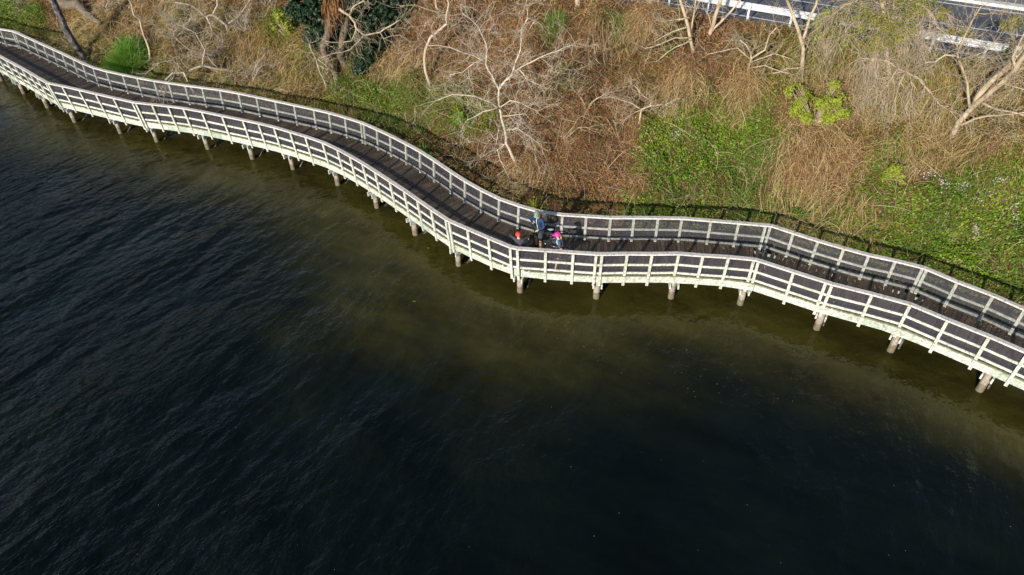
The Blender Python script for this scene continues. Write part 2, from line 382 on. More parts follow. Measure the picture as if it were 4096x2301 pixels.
ys = np.concatenate([-200 + np.arange(0, 215, 15.), np.arange(15.3, 62, .22), 62 + np.geomspace(1, 600, 22)])
GX, GY = np.meshgrid(xs, ys, indexing='ij'); GZ = terrain(GX, GY)
V = np.stack([GX, GY, GZ], -1).reshape(-1, 3); nx, ny = GX.shape
I = (np.arange(nx - 1)[:, None] * ny + np.arange(ny - 1)[None]).ravel()
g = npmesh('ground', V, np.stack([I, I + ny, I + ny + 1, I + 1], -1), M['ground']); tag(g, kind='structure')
g.data.polygons.foreach_set('use_smooth', [True] * len(g.data.polygons))

# ------------------------------------------------------------------ water
ZW = -1.35
wx = np.concatenate([-60 - np.geomspace(1, 900, 14)[::-1], np.arange(-60, 40, .6), 40 + np.geomspace(1, 900, 14)])
wy = np.concatenate([-20 - np.geomspace(1, 900, 14)[::-1], np.arange(-20, 56, .6)])
WX, WY = np.meshgrid(wx, wy, indexing='ij'); V = np.stack([WX, WY, np.full_like(WX, ZW)], -1).reshape(-1, 3); nx, ny = WX.shape
I = (np.arange(nx - 1)[:, None] * ny + np.arange(ny - 1)[None]).ravel()
wo = npmesh('water', V, np.stack([I, I + ny, I + ny + 1, I + 1], -1), M['water']); tag(wo, kind='structure')
dist = -seg_dist(WX, WY, KNOT)
shal = np.clip(1.05 - (dist - 1.5) / (6.2 + 4.2 * np.exp(-((WX + 3) / np.where(WX > -3, 9.0, 16.0)) ** 2)), 0, 1)         # river bed near the surface close to the bank
a_ = wo.data.attributes.new('shallow', 'FLOAT', 'POINT'); a_.data.foreach_set('value', shal.ravel().astype(np.float32))

# ------------------------------------------------------------------ boardwalk
bw = empty('boardwalk', (float(FR[30, 0]), float(FR[30, 1]) + 1.2, 0), label='long curving timber boardwalk on round piles over the river edge', cat='boardwalk')
def nearest(P, poly):
    best = None
    for a, b in zip(poly[:-1], poly[1:]):
        d = b - a
        if d @ d < 1e-6: continue
        q = a + np.clip((P - a) @ d / (d @ d), 0, 1) * d; s = np.hypot(*(P - q))
        if best is None or s < best[0]: best = (s, q)
    return best[1]
BKb = np.array([p - nrm(BK, i, 1) * HB * LEAN for i, p in enumerate(BK)])          # where the posts cross deck level
FRb = np.array([p - nrm(FR, i, -1) * HB * LEAN for i, p in enumerate(FR)])
def resample(P, step):
    L = np.concatenate([[0], np.cumsum(np.hypot(*np.diff(P, axis=0).T))]); s = np.arange(0, L[-1], step)
    return np.stack([np.interp(s, L, P[:, 0]), np.interp(s, L, P[:, 1])], -1)
def smoothp(P, n):
    for _ in range(n):
        Q = P.copy(); Q[1:-1] = .25 * P[:-2] + .5 * P[1:-1] + .25 * P[2:]; P = Q
    return P
fr_f = smoothp(resample(FRb, .3), 3); bk_f = smoothp(resample(BKb, .3), 3)
mid = smoothp(resample(np.array([(p + nearest(p, bk_f)) / 2 for p in fr_f]), .3), 6)
mid = resample(mid, .156)
mb = MB(); prevf = None
for i in range(len(mid) - 1):
    c = mid[i]; a = nearest(c, fr_f); b = nearest(c, bk_f); n = (b - a) / np.hypot(*(b - a))
    a = a - n * (.02 + .03 * random.random()); b = b + n * .05; z = -.025 + random.uniform(-.004, .004)
    a2 = a + n * .085; mb.beam((*a2, z), (*b, z), .138, .05); mb.beam((*a, z), (*a2, z), .138, .05, m=1)
deck = mb.build('deck', [M['deck'], M['end']], bw)
for nm, L_, sg in (('front', fr_f, -1), ('back', bk_f, 1)):
    mb = MB(); P = resample(L_, 1.2); P = np.vstack([P, L_[-1]])
    for a, b in zip(P[:-1], P[1:]):
        t = (b - a) / np.hypot(*(b - a)); n = sg * np.array([-t[1], t[0]])
        a2 = a - n * .075; b2 = b - n * .075
        mb.beam((*a2, -.235), (*b2, -.235), .07, .36)
    mb.build('edge_beam', M['wood'], bw, bevel=.004)
for off in (.33, .67):
    mb = MB(); C = resample(mid, 1.5)
    for c0, c1 in zip(C[:-1], C[1:]):
        f0, b0, f1, b1 = nearest(c0, fr_f), nearest(c0, bk_f), nearest(c1, fr_f), nearest(c1, bk_f)
        p0 = f0 + (b0 - f0) * off; p1 = f1 + (b1 - f1) * off; mb.beam((*p0, -.18), (*p1, -.18), .1, .25)
    mb.build('joist', M['bark_dark'], bw)
pile_px = [(95, 374), (203, 426), (298.5, 487.6), (490, 529), (627, 567), (829, 598), (1005, 638), (1175, 675), (1365.6, 732), (1515.6, 826), (1675, 931), (1835, 1060), (2085.7, 1151.8), (2384, 1197.6), (2683.5, 1195), (2963, 1221), (3264, 1318), (3557, 1408), (3914, 1564)]
pts = [onz(q, ZW)[:2] for q in pile_px]; pts.append(pts[-1] + (pts[-1] - pts[-2])); pts.insert(0, pts[0] + (pts[0] - pts[1]))
for j, q in enumerate(pts):
    f = nearest(q, fr_f); b = nearest(f, bk_f); n = (b - f) / np.hypot(*(b - f)); t = np.array([n[1], -n[0]])
    for kk, (base, sgn) in enumerate(((f + n * .20, 1), (b - n * .20, -1))):
        r0 = random.uniform(.125, .145); mb = MB()
        mb.tube([(*base, -3.2), (*base, -1.9), (*base, -1.2), (*base, -.42)], [r0 * 1.03, r0, r0, r0 * .96], 14)
        mb.build('pile', M['pile'], bw, smooth=False)
    for s in (-1, 1):
        mb = MB(); a = f - n * .10 + t * s * .17; c = b + n * .10 + t * s * .17
        mb.beam((*a, -.53), (*c, -.53), .06, .22); mb.build('cross_beam', M['wood'], bw)
    mb = MB(); mb.beam((*(f + n * .3 + t * .2), -1.55), (*(b - n * .45 + t * .2), -.6), .05, .14); mb.build('brace', M['bark_dark'], bw)

def fence(P, sg, name, label):
    """sg +1: fence on the bank side, -1: on the river side; outward lean of 5 degrees"""
    root = empty(name, (float(P[len(P) // 2][0]), float(P[len(P) // 2][1]), 0), label=label, cat='fence')
    N_ = [nrm(P, i, sg) for i in range(len(P))]
    base = lambda i, z, off=0.: tuple(P[i] - N_[i] * ((HB - z) * LEAN - off)) + (z,)
    zb = -.55 if sg < 0 else -.30
    for i in range(len(P)):
        mb = MB(); a = Vector(base(i, zb)); b = Vector(base(i, HB - (.02 if sg < 0 else 0)))
        w_, d_ = (.108, .075)
        nn = Vector((*N_[i], 0)); mb.beam(a, b, w_, d_, nn)
        dirv = (b - a).normalized()
        for zz in ((HB - .1, -.16, -.45) if sg < 0 else (HB - .09, .1)):
            c = Vector(base(i, zz)) + nn * (d_ / 2) * (1 if sg < 0 else -1)
            mb.beam(c - dirv * .016, c + dirv * .016, .032, .02, nn, m=1)
        mb.build('post', [M['wood'], M['bolt']], root, bevel=.004)
    # rails, in runs that end where two posts stand side by side
    runs = []; st = 0
    for i in range(1, len(P)):
        if np.hypot(*(P[i] - P[i - 1])) < .45: runs.append((st, i - 1)); st = i
    runs.append((st, len(P) - 1))
    def sub(a, b):                                            # no run longer than four bays
        n = b - a
        if n <= 4: return [(a, b)]
        m = a + (3 if n < 7 else 4); return [(a, m)] + sub(m, b)
    rr = [q for a, b in runs for q in (sub(a, b) if b > a else [])]
    joints = [(i, i + 1) for i in range(len(P) - 1) if np.hypot(*(P[i + 1] - P[i])) < .45]
    offr = .0; offin = -.0
    for a, b in rr + joints:
        for nm, z, w_, h_, off in (('middle_rail', .54, .045, .095, -.06 if sg < 0 else .06), ('bottom_rail', .09, .045, .095, -.06 if sg < 0 else .06), ('top_rail', 1.13, .185, .06, -.07 if sg < 0 else .035)):
            mb = MB()
            for i in range(a, b):
                p, q = base(i, z, off), base(i + 1, z, off)
                d = (Vector(q) - Vector(p)).normalized() * .01
                mb.beam(Vector(p) - (d if i > a else d * 0), Vector(q) + d * .5, w_, h_, (0, 0, 1) if nm == 'top_rail' else (*(N_[i] * -LEAN), 1))
                if nm == 'top_rail':
                    e = Vector(base(i, 1.162, .0 if sg < 0 else .0)); mb.beam(e + Vector((-.018, 0, 0)), e + Vector((.018, 0, 0)), .036, .008, m=1)
            mb.build(nm, [M['cap'] if nm == 'top_rail' else M['wood'], M['bolt']], root, bevel=.004)
        # netting on the path side
        mb = MB(); uvs = []; u = 0
        for i in range(a, b):
            o_ = -.045 - (.05 if sg < 0 else 0)
            p0, q0 = base(i, .045, o_), base(i + 1, .045, o_); p1, q1 = base(i, 1.10, o_), base(i + 1, 1.10, o_)
            L = (Vector(q0) - Vector(p0)).length; mb.add([p0, q0, q1, p1], [(0, 1, 2, 3)])
            uvs += [(u, 0), (u + L, 0), (u + L, 1.06), (u, 1.06)]; u += L
        o = mb.build('wire_netting', M['net'], root); uvl = o.data.uv_layers.new(name='UVMap')
        for k_, c in enumerate(uvs): uvl.data[k_].uv = c
    return root
fence(FR, -1, 'riverside_fence', 'pale timber post and rail fence with netting along the open river edge of the boardwalk')
fence(BK, 1, 'bankside_fence', 'pale timber post and rail fence with netting on the planted bank side of the boardwalk')

# ------------------------------------------------------------------ road, kerb, markings, guardrail
def rp(al, off, z=ZR): q = RA + RD * al + RN * off; return (float(q[0]), float(q[1]), z)
def strip(name, a0, a1, o0, o1, z, mat, parent=None):
    mb = MB(); mb.add([rp(a0, o0, z), rp(a1, o0, z), rp(a1, o1, z), rp(a0, o1, z)], [(0, 1, 2, 3)]); return mb.build(name, mat, parent)
rd = strip('road', -120, 120, -.45, 7.3, ZR + .006, M['asphalt']); tag(rd, kind='structure')
sh_ = strip('road_shoulder', -120, 120, -1.2, -.45, ZR + .003, M['gravel']); tag(sh_, kind='structure')
for nm, off, wd in (('road_marking', 0, .12), ('road_marking', 3.52, .12), ('road_marking', 6.75, .13)):
    o = strip(nm, -120, 120, off - wd / 2, off + wd / 2, ZR + .011, M['paint']); tag(o, kind='structure')
mb = MB(); mb.beam(rp(-120, 7.55, ZR + .07), rp(120, 7.55, ZR + .07), .5, .16); o = mb.build('kerb', M['kerb']); tag(o, kind='structure')
o = strip('pavement', -120, 120, 7.8, 9.3, ZR + .1, M['gravel']); tag(o, kind='structure')
gr = empty('guardrail', rp(4, -.75, ZR), label='galvanised steel guardrail on short posts between the road and the bank', cat='guardrail')
prof = [(-.0, .56), (.05, .585), (.075, .625), (.05, .665), (0, .70), (0, .72), (.05, .755), (.075, .795), (.05, .835), (0, .865), (-.0, .875)]
mb = MB(); vs = []; fs = []
for al in (-14, 30):
    for dx, dz in prof: vs.append(rp(al, -.72 + dx, ZR + dz))
    for dx, dz in prof[::-1]: vs.append(rp(al, -.725 + dx, ZR + dz))
n = len(prof) * 2
for i_ in range(n): fs.append((i_, (i_ + 1) % n, n + (i_ + 1) % n, n + i_))
mb.add(vs, fs)
for off_, zz in ((-.70, .60), (-.70, .80)): mb.beam(rp(-14, off_ - .03, ZR + zz), rp(30, off_ - .03, ZR + zz), .05, .02)
mb.build('beam', M['steel'], gr)
for al in np.arange(-10.64, 28, 1.95):
    mb = MB(); p = rp(al, -.86); mb.beam((p[0], p[1], ZR - .3), (p[0], p[1], ZR + .80), .10, .05, (*RN, 0))
    q = rp(al, -.78); mb.beam((q[0], q[1], ZR + .58), (q[0], q[1], ZR + .84), .09, .09, (*RN, 0)); mb.build('post', M['steel'], gr)

# ------------------------------------------------------------------ vegetation that covers the bank
def ell(px, py, rx, ry):
    """a patch of ground (world ellipse) traced round a pixel"""
    c = at(px, py); a = at(px + rx, py) - c; b = at(px, py + ry) - c
    return c[:2], a[:2], b[:2]
def patch_w(P, patches, soft=.35):
    W = np.zeros(len(P))
    for (c, a, b), wt in patches:
        A = np.linalg.inv(np.array([a, b]).T); q = (P[:, :2] - c) @ A.T; r = np.hypot(q[:, 0], q[:, 1])
        r = r + .9 * fbm(P[:, 0] * .9 + 3, P[:, 1] * .9, 3)
        W = np.maximum(W, wt * (1 - sstep(1 - soft, 1 + soft, r)))
    return W
def candidates(n):
    out = []; got = 0
    while got < n:
        X = RNG.uniform(-50, 33, 400000); Y = RNG.uniform(15, 62, 400000)
        d = seg_dist(X, Y, KNOT); r = (X - RA[0]) * RN[0] + (Y - RA[1]) * RN[1] + .95
        k_ = (d > .5) & (r < 0); X, Y, d = X[k_], Y[k_], d[k_]; Z = terrain(X, Y); P = np.stack([X, Y, Z], -1); q = proj(P)
        k_ = (q[:, 0] > -350) & (q[:, 0] < 4450) & (q[:, 1] > -260) & (q[:, 1] < 1400)
        out.append(np.column_stack([P[k_], d[k_]])); got += k_.sum()
    return np.concatenate(out)[:n]
def tnormal(P):
    e = .25; zx = (terrain(P[:, 0] + e, P[:, 1]) - terrain(P[:, 0] - e, P[:, 1])) / (2 * e)
    zy = (terrain(P[:, 0], P[:, 1] + e) - terrain(P[:, 0], P[:, 1] - e)) / (2 * e)
    n = np.stack([-zx, -zy, np.ones(len(P))], -1); return n / np.linalg.norm(n, axis=1)[:, None]
def unit(v): return v / (np.linalg.norm(v, axis=1)[:, None] + 1e-9)
def ribbons(name, P, D, up, L, W, arch, mat, parent=None, segs=2, sidev=None):
    """many thin arched strips; P start, D direction, L length, W width"""
    n = len(P); ts = np.linspace(0, 1, segs + 1); V = []
    side = unit(np.cross(D, RNG.normal(size=(n, 3)))) if sidev is None else sidev
    kink = RNG.normal(size=(n, 3)) * .12
    for t in ts:
        c = P + D * (L * t)[:, None] + up * (arch * 4 * t * (1 - t))[:, None] + kink * (L * t * (1 - t) * 2)[:, None]
        wd = (W * (1 - .55 * t) / 2)[:, None]
        V += [c - side * wd, c + side * wd]
    V = np.stack(V, 1).reshape(-1, 3); k_ = 2 * (segs + 1); b = np.arange(n)[:, None] * k_
    F = np.concatenate([b + np.array([[2 * j, 2 * j + 1, 2 * j + 3, 2 * j + 2]]) for j in range(segs)])
    return npmesh(name, V, F, mat, parent)
def leaves(name, P, N_, size, mat, parent=None, long=1.5):
    n = len(P); a = unit(np.cross(N_, RNG.normal(size=(n, 3)))); b = np.cross(N_, a)
    s = size[:, None]; fold = N_ * s * .18
    V = np.stack([P - a * s * long / 2, P + b * s / 2 + fold, P + a * s * long / 2, P - b * s / 2 + fold], 1).reshape(-1, 3)
    return npmesh(name, V, np.arange(4 * n).reshape(-1, 4), mat, parent)

MV = dict(
    dead=mat_leaf('dead_vine_stems', [(.09, .040, .015), (.24, .115, .045), (.37, .19, .076), (.16, .066, .023), (.50, .30, .125)], .85, .0, (.30, (.52, .45, .40))),
    tan=mat_leaf('dry_tan_stems', [(.20, .13, .055), (.38, .26, .115), (.52, .38, .19), (.28, .18, .07)], .8, .0),
    twig=mat_leaf('pale_twig_bark', [(.24, .16, .09), (.40, .30, .185), (.54, .43, .29)], .8, .0),
    gold=mat_leaf('golden_dry_grass', [(.14, .12, .025), (.28, .215, .05), (.40, .30, .09), (.12, .17, .02)], .7, .15, (.33, (.6, .6, .5))),
    litter=mat_leaf('dead_leaves', [(.13, .046, .017), (.31, .118, .044), (.46, .20, .082), (.18, .073, .027), (.60, .35, .18)], .8, .1, (.38, (.5, .45, .42))),
    ivy=mat_leaf('creeper_leaves', [(.045, .085, .005), (.13, .22, .008), (.22, .33, .012), (.07, .13, .010), (.30, .36, .04)], .45, .3, (.5, (.55, .68, .7))),
    grass=mat_leaf('grass_blades', [(.06, .13, .015), (.12, .21, .025), (.20, .27, .06), (.28, .27, .10)], .5, .3),
    olive=mat_leaf('olive_undergrowth', [(.06, .085, .014), (.12, .145, .024), (.19, .19, .045), (.09, .07, .03)], .6, .15),
    lime=mat_leaf('young_lime_leaves', [(.17, .22, .015), (.28, .33, .03), (.40, .42, .06)], .5, .3),
    dark=mat_leaf('dark_glossy_leaves', [(.008, .020, .009), (.016, .036, .014), (.032, .062, .022)], .5, .05),
    flower=mat_leaf('pale_pink_flowers', [(.50, .41, .41), (.62, .53, .52), (.42, .33, .32)], .7, .2),
    yel=mat_leaf('yellow_green_leaves', [(.12, .16, .02), (.22, .24, .035), (.32, .30, .06), (.28, .18, .05)], .55, .3),
    speck=mat_leaf('floating_fleck', [(.25, .22, .08), (.45, .42, .25), (.6, .6, .5), (.4, .15, .05)], .7, 0),
    fern=mat_leaf('fine_green_grass', [(.07, .16, .015), (.13, .26, .025), (.21, .33, .05)], .5, .3),
)
C = candidates(520000)
green = [(ell(2740, 640, 190, 170), .9), (ell(2960, 560, 170, 230), 1.15), (ell(2780, 350, 60, 50), .25), (ell(3560, 650, 130, 100), .8), (ell(3850, 820, 330, 200), 1.1), (ell(4050, 1000, 220, 180), 1.1), (ell(3700, 960, 200, 90), .9), (ell(3520, 800, 120, 80), .6), (ell(3600, 420, 120, 80), .4), (ell(4030, 640, 120, 80), .5),
         (ell(60, 70, 110, 60), .9), (ell(1480, 390, 180, 80), .55), (ell(1880, 480, 110, 90), .5), (ell(3400, 250, 300, 160), .3), (ell(3850, 130, 200, 200), .5), (ell(720, 60, 90, 60), .35),
         (ell(1120, 90, 70, 70), .5), (ell(1250, 250, 90, 90), .3), (ell(2750, 770, 260, 45), .6), (ell(3200, 860, 120, 50), .6), (ell(2250, 330, 60, 60), .25), (ell(2480, 170, 60, 40), .2), (ell(3100, 300, 140, 60), .15), (ell(2700, 160, 70, 60), .2)]
ft = sstep(3.6, 2.4, C[:, 3]) * (.5 + 1.2 * np.clip(fbm(C[:, 0] * .7, C[:, 1] * .7, 3) + .25, 0, 1)); FOOTW = ft * np.where(C[:, 0] > 5.0, .70, np.where(C[:, 0] > -6, .10, .35))
grassy = [(ell(1560, 420, 260, 110), .9), (ell(1400, 370, 70, 80), .9), (ell(60, 60, 120, 60), .7), (ell(960, 380, 300, 50), .25), (ell(3000, 560, 110, 150), .3), (ell(2450, 100, 80, 60), .35), (ell(2560, 760, 90, 40), .2)]
tanny = [(ell(3260, 620, 170, 250), 1), (ell(3420, 380, 250, 120), .7), (ell(1560, 250, 140, 80), .7), (ell(2560, 80, 170, 110), .6), (ell(2720, 340, 100, 90), .8), (ell(2960, 360, 90, 120), .8), (ell(3700, 560, 240, 120), .7),
         (ell(640, 60, 260, 90), .5), (ell(1000, 300, 250, 100), .5), (ell(3300, 880, 200, 80), .6), (ell(3950, 350, 250, 200), .6), (ell(2080, 720, 110, 70), .6), (ell(350, 130, 200, 90), .5)]
mossy = [(ell(3500, 350, 600, 330), 1), (ell(3750, 800, 450, 250), .9), (ell(900, 230, 420, 160), .75), (ell(150, 130, 260, 90), .8), (ell(1250, 400, 500, 60), .9), (ell(2950, 800, 500, 60), 1), (ell(3100, 500, 200, 300), .6), (ell(2350, 330, 80, 80), .3)]
golden = [(ell(3350, 200, 500, 200), 1), (ell(3750, 500, 400, 250), .8), (ell(900, 230, 420, 180), .8), (ell(1150, 420, 300, 60), .9), (ell(350, 120, 300, 90), .6), (ell(3400, 900, 300, 90), .7), (ell(2600, 300, 150, 120), .4), (ell(1800, 400, 160, 160), .5), (ell(3050, 220, 150, 80), .5)]
mud = np.where(C[:, 0] > 2.5, sstep(1.7, .5, C[:, 3] + .8 * fbm(C[:, 0], C[:, 1], 3)), sstep(2.7, 1.2, C[:, 3] + 1.2 * fbm(C[:, 0], C[:, 1], 3)))
Wg = patch_w(C, green); Wr = patch_w(C, grassy); Wt = patch_w(C, tanny); U_ = RNG.random(len(C)); Wg = np.maximum(Wg, FOOTW); Wr = np.maximum(Wr, FOOTW * .6)
def pick(mask, n):
    I = np.nonzero(mask)[0]; RNG.shuffle(I); return C[I[:n]]
def dirs(P, slope=.5, lift=.15):
    n = tnormal(P); dn = np.stack([n[:, 0], n[:, 1], -(n[:, 0] ** 2 + n[:, 1] ** 2) / n[:, 2]], -1)
    v = RNG.normal(size=P[:, :3].shape); v -= (v * n).sum(1)[:, None] * n
    return unit(unit(v) + slope * dn * 1.5 + n * lift * RNG.random(len(P))[:, None]), n
def lift(P, h): Q = P[:, :3].copy(); Q[:, 2] += h; return Q
thin = .35 + .9 * (fbm(C[:, 0] * .5, C[:, 1] * .5, 3) + .5)
P = pick((U_ < .85 * thin * (1 - .75 * np.clip(Wg, 0, 1)) * (1 - .5 * Wr) * (1 - .9 * mud)), 150000); D, n_ = dirs(P)
L = RNG.uniform(.10, .42, len(P)); tag(ribbons('dead_vines', lift(P, RNG.uniform(0, .12, len(P))), D, n_, L, RNG.uniform(.010, .028, len(P)), L * RNG.uniform(.05, .45, len(P)), MV['dead']), 'brown tangle of dead vine stems and bracken covering the middle of the bank', 'undergrowth', kind='stuff')
P = pick((U_ < .75 * (1 - .9 * np.clip(Wg, 0, 1)) * (1 - .3 * Wt) * (1 - .6 * mud)), 110000); n_ = tnormal(P)
tag(leaves('dead_leaves', lift(P, RNG.uniform(.01, .22, len(P))), unit(n_ + RNG.normal(size=n_.shape) * .7), RNG.uniform(.03, .07, len(P)), MV['litter']), 'rust brown dead leaves scattered through the dry undergrowth', 'dead leaves', kind='stuff')
P = pick((RNG.random(len(C)) < Wg * 1.1 * (1 - .8 * mud)), 150000); n_ = tnormal(P)
tag(leaves('creeper', lift(P, RNG.uniform(.03, .30, len(P))), unit(n_ + RNG.normal(size=n_.shape) * .55), RNG.uniform(.045, .095, len(P)), MV['ivy'], long=1.3), 'bright green leafy creeper spreading in patches over the bank', 'creeper', kind='stuff')
P = pick((RNG.random(len(C)) < Wr * .55), 38000); D, n_ = dirs(P, .5, 1.8)
L = RNG.uniform(.2, .6, len(P)); tag(ribbons('long_grass', lift(P, 0), D, n_, L, RNG.uniform(.012, .028, len(P)), L * .15, MV['grass']), 'long yellow green grass on the lower bank beside the boardwalk', 'grass', kind='stuff')
P = pick((RNG.random(len(C)) < Wt * .30 * (1 - .8 * mud)), 24000); D, n_ = dirs(P, 1.3, .3)
L = RNG.uniform(.3, 1.1, len(P)); tag(ribbons('dry_stems', lift(P, RNG.uniform(.0, .3, len(P))), D, n_, L, RNG.uniform(.010, .022, len(P)), L * RNG.uniform(.08, .3, len(P)), MV['tan'], segs=4), 'pale tan dry stems trailing down the bank', 'dry stems', kind='stuff')
P = pick((RNG.random(len(C)) < (.12 + .55 * patch_w(C, mossy)) * (1 - .6 * mud)), 95000); n_ = tnormal(P)
tag(leaves('low_weeds', lift(P, RNG.uniform(.0, .2, len(P))), unit(n_ + RNG.normal(size=n_.shape) * .6), RNG.uniform(.03, .07, len(P)), MV['olive']), 'sparse olive green weeds growing between the dead vines', 'weeds', kind='stuff')
P = pick((RNG.random(len(C)) < .16 * patch_w(C, [(ell(3450, 230, 520, 220), 1), (ell(3900, 250, 260, 240), 1), (ell(3600, 520, 380, 120), .5), (ell(950, 120, 330, 90), .5)])), 30000); n_ = tnormal(P)
tag(leaves('climbing_leaves', lift(P, RNG.uniform(.1, .9, len(P)) * (fbm(P[:, 0] * 1.1, P[:, 1] * 1.1, 3) > -.02) + .05), unit(n_ + RNG.normal(size=n_.shape) * .7), RNG.uniform(.035, .07, len(P)), MV['yel']), 'yellow green climbing leaves woven through the upper slope', 'climbing plant', kind='stuff')
P = pick((U_ > .3) & (RNG.random(len(C)) < .22 * (1 - .55 * np.clip(Wg, 0, 1)) * (1 - .7 * mud)), 6000); D, n_ = dirs(P, .1, 1.1)
L = RNG.uniform(.5, 1.7, len(P)); tag(ribbons('pale_twigs', lift(P, .05), D, n_, L, RNG.uniform(.008, .016, len(P)), L * RNG.uniform(.05, .35, len(P)), MV['twig'], segs=5), 'fine pale leafless twigs arching out of the undergrowth', 'twigs', kind='stuff')
P = pick((RNG.random(len(C)) < (.05 + .75 * patch_w(C, golden)) * (1 - .8 * mud)), 42000); D, n_ = dirs(P, .9, .5)
L = RNG.uniform(.2, .7, len(P)); tag(ribbons('golden_grass', lift(P, RNG.uniform(0, .1, len(P))), D, n_, L, RNG.uniform(.010, .022, len(P)), L * RNG.uniform(.1, .35, len(P)), MV['gold']), 'golden olive dry grass through the upper slope', 'grass', kind='stuff')
# leaf litter swept to the edges of the deck
pts_ = []
for i in range(0, len(mid) - 1, 1):
    a = nearest(mid[i], fr_f) if i % 2 else None; b = nearest(mid[i], bk_f); n = (mid[i] - b) / np.hypot(*(mid[i] - b))
    for _ in range(7): q = b + n * abs(random.gauss(0, .22)) + np.array([random.uniform(-.1, .1), random.uniform(-.1, .1)]); pts_.append((*q, .012 + random.random() * .01))
    for _ in range(2): q = mid[i] + n * random.uniform(-1, 1); pts_.append((*q, .01))
pts_ = np.array(pts_); up_ = unit(np.array([0, 0, 1.]) + RNG.normal(size=pts_.shape) * .25)
tag(leaves('leaf_litter', pts_, up_, RNG.uniform(.015, .05, len(pts_)), MV['litter']), 'fine brown leaf litter gathered along the boardwalk edge', 'leaf litter', kind='stuff')

# ------------------------------------------------------------------ trees
def vplane(px, base, dep=0.):
    """pixel -> the upright plane through base that faces the camera, moved dep metres towards it"""
    n = np.array([CAM[0] - base[0], CAM[1] - base[1], 0]); n /= np.linalg.norm(n)
    d = ray(px); o = base + n * dep; return CAM + d * (((o - CAM) @ n) / (d @ n))
def wobble(pts, k_=.25):
    """subdivide a polyline and make it crooked"""
    out = [pts[0]]
    for a, b in zip(pts[:-1], pts[1:]):
        L = (b - a).length; m = (a + b) / 2 + Vector([random.gauss(0, 1) for _ in range(3)]) * L * .05 * k_ * 2; out += [m, b]
    return out
def twig(mb, p, d, L, r, lev, droop=0., gs=3):
    n = 4; pts = [p]; d = d.normalized(); dirs_ = []
    for i in range(n):
        d = (d + Vector([random.gauss(0, .22) for _ in range(3)]) + Vector((0, 0, -droop + .04))).normalized()
        pts.append(pts[-1] + d * L / n); dirs_.append(d)
    mb.tube(pts, [r * (1 - .75 * i / n) for i in range(n + 1)], gs, cap=False)
    if lev > 0:
        for i in range(1, n + 1):
            for _ in range(random.choice((0, 0, 1) if lev > 1 else (1, 2)) if i < n else (1 if lev > 1 else 2)):
                dd = (dirs_[min(i, n - 1)] + Vector([random.gauss(0, .75) for _ in range(3)])).normalized()
                twig(mb, pts[i], dd, L * random.uniform(.4, .7), max(r * .55, .006), lev - 1, droop)
def tree(name, limbs, label, bark='bark_pale', tw=1, twl=1.0, lev=1, droop=0., cat='tree', group=None, base=None, twr=.016):
    """limbs: (pixels, r0, r1, depth0, depth1); the first one starts at the root"""
    b = at(*limbs[0][0][0]) if base is None else base
    root = empty(name, tuple(b), label=label, cat=cat, group=group)
    n = Vector((CAM[0] - b[0], CAM[1] - b[1], 0)).normalized()
    T = MB(); Bn = MB(); cnt = 0
    for j, (pp, r0, r1, d0, d1) in enumerate(limbs):
        m = len(pp); pts = [Vector(vplane(q, b, d0 + (d1 - d0) * i / (m - 1))) for i, q in enumerate(pp)]
        if j == 0: pts.insert(0, pts[0] + Vector((0, 0, -.5)))
        pts = wobble(pts); rr = [r0 + (r1 - r0) * (i / (len(pts) - 1)) ** .8 for i in range(len(pts))]
        (T if r0 > .045 else Bn).tube(pts, rr, 9 if r0 > .045 else 5)
        if tw:
            st = len(pts) // 2 if j == 0 else 1
            for i in range(st, len(pts)):
                for _ in range(tw):
                    ax = (pts[i] - pts[i - 1]).normalized()
                    d = (ax * .7 + Vector([random.gauss(0, .8) for _ in range(3)]) + n * .15).normalized()
                    twig(Bn, pts[i], d, twl * random.uniform(.4, 1.1), twr, lev, droop); cnt += 1
    T.build('trunk', M[bark], root, smooth=True)
    if Bn.v: Bn.build('branches', M[bark], root, smooth=True)
    return root, b
def crown(root, blobs, b, size, n, mat, name='crown', long=1.8, r=None):
    """leaf clusters at pixels (px, py, radius, depth, count)"""
    P = []; Nn = []
    for px, py, rad, dep in blobs:
        c = vplane((px, py), b, dep); sub = RNG.normal(size=(max(3, int(n / 22)), 3)); sub = unit(sub) * (RNG.random(len(sub)) ** .4)[:, None] * rad
        for s_ in sub:
            q = c + s_ * np.array([1, .8, .8]); m = 28; o = RNG.normal(size=(m, 3)) * rad * .17; o *= RNG.uniform(.6, 1.7); P.append(q + o); Nn.append(unit(s_[None] / rad + RNG.normal(size=(m, 3)) * .6 + np.array([0, -.2, .7])))
    P = np.concatenate(P); Nn = np.concatenate(Nn); k_ = fbm(P[:, 0] * 2.2 + 1, P[:, 2] * 2.2 + P[:, 1] * .7, 3) > -.10; P, Nn = P[k_], Nn[k_]
    return leaves(name, P, Nn, RNG.uniform(*size, len(P)), mat, root, long)

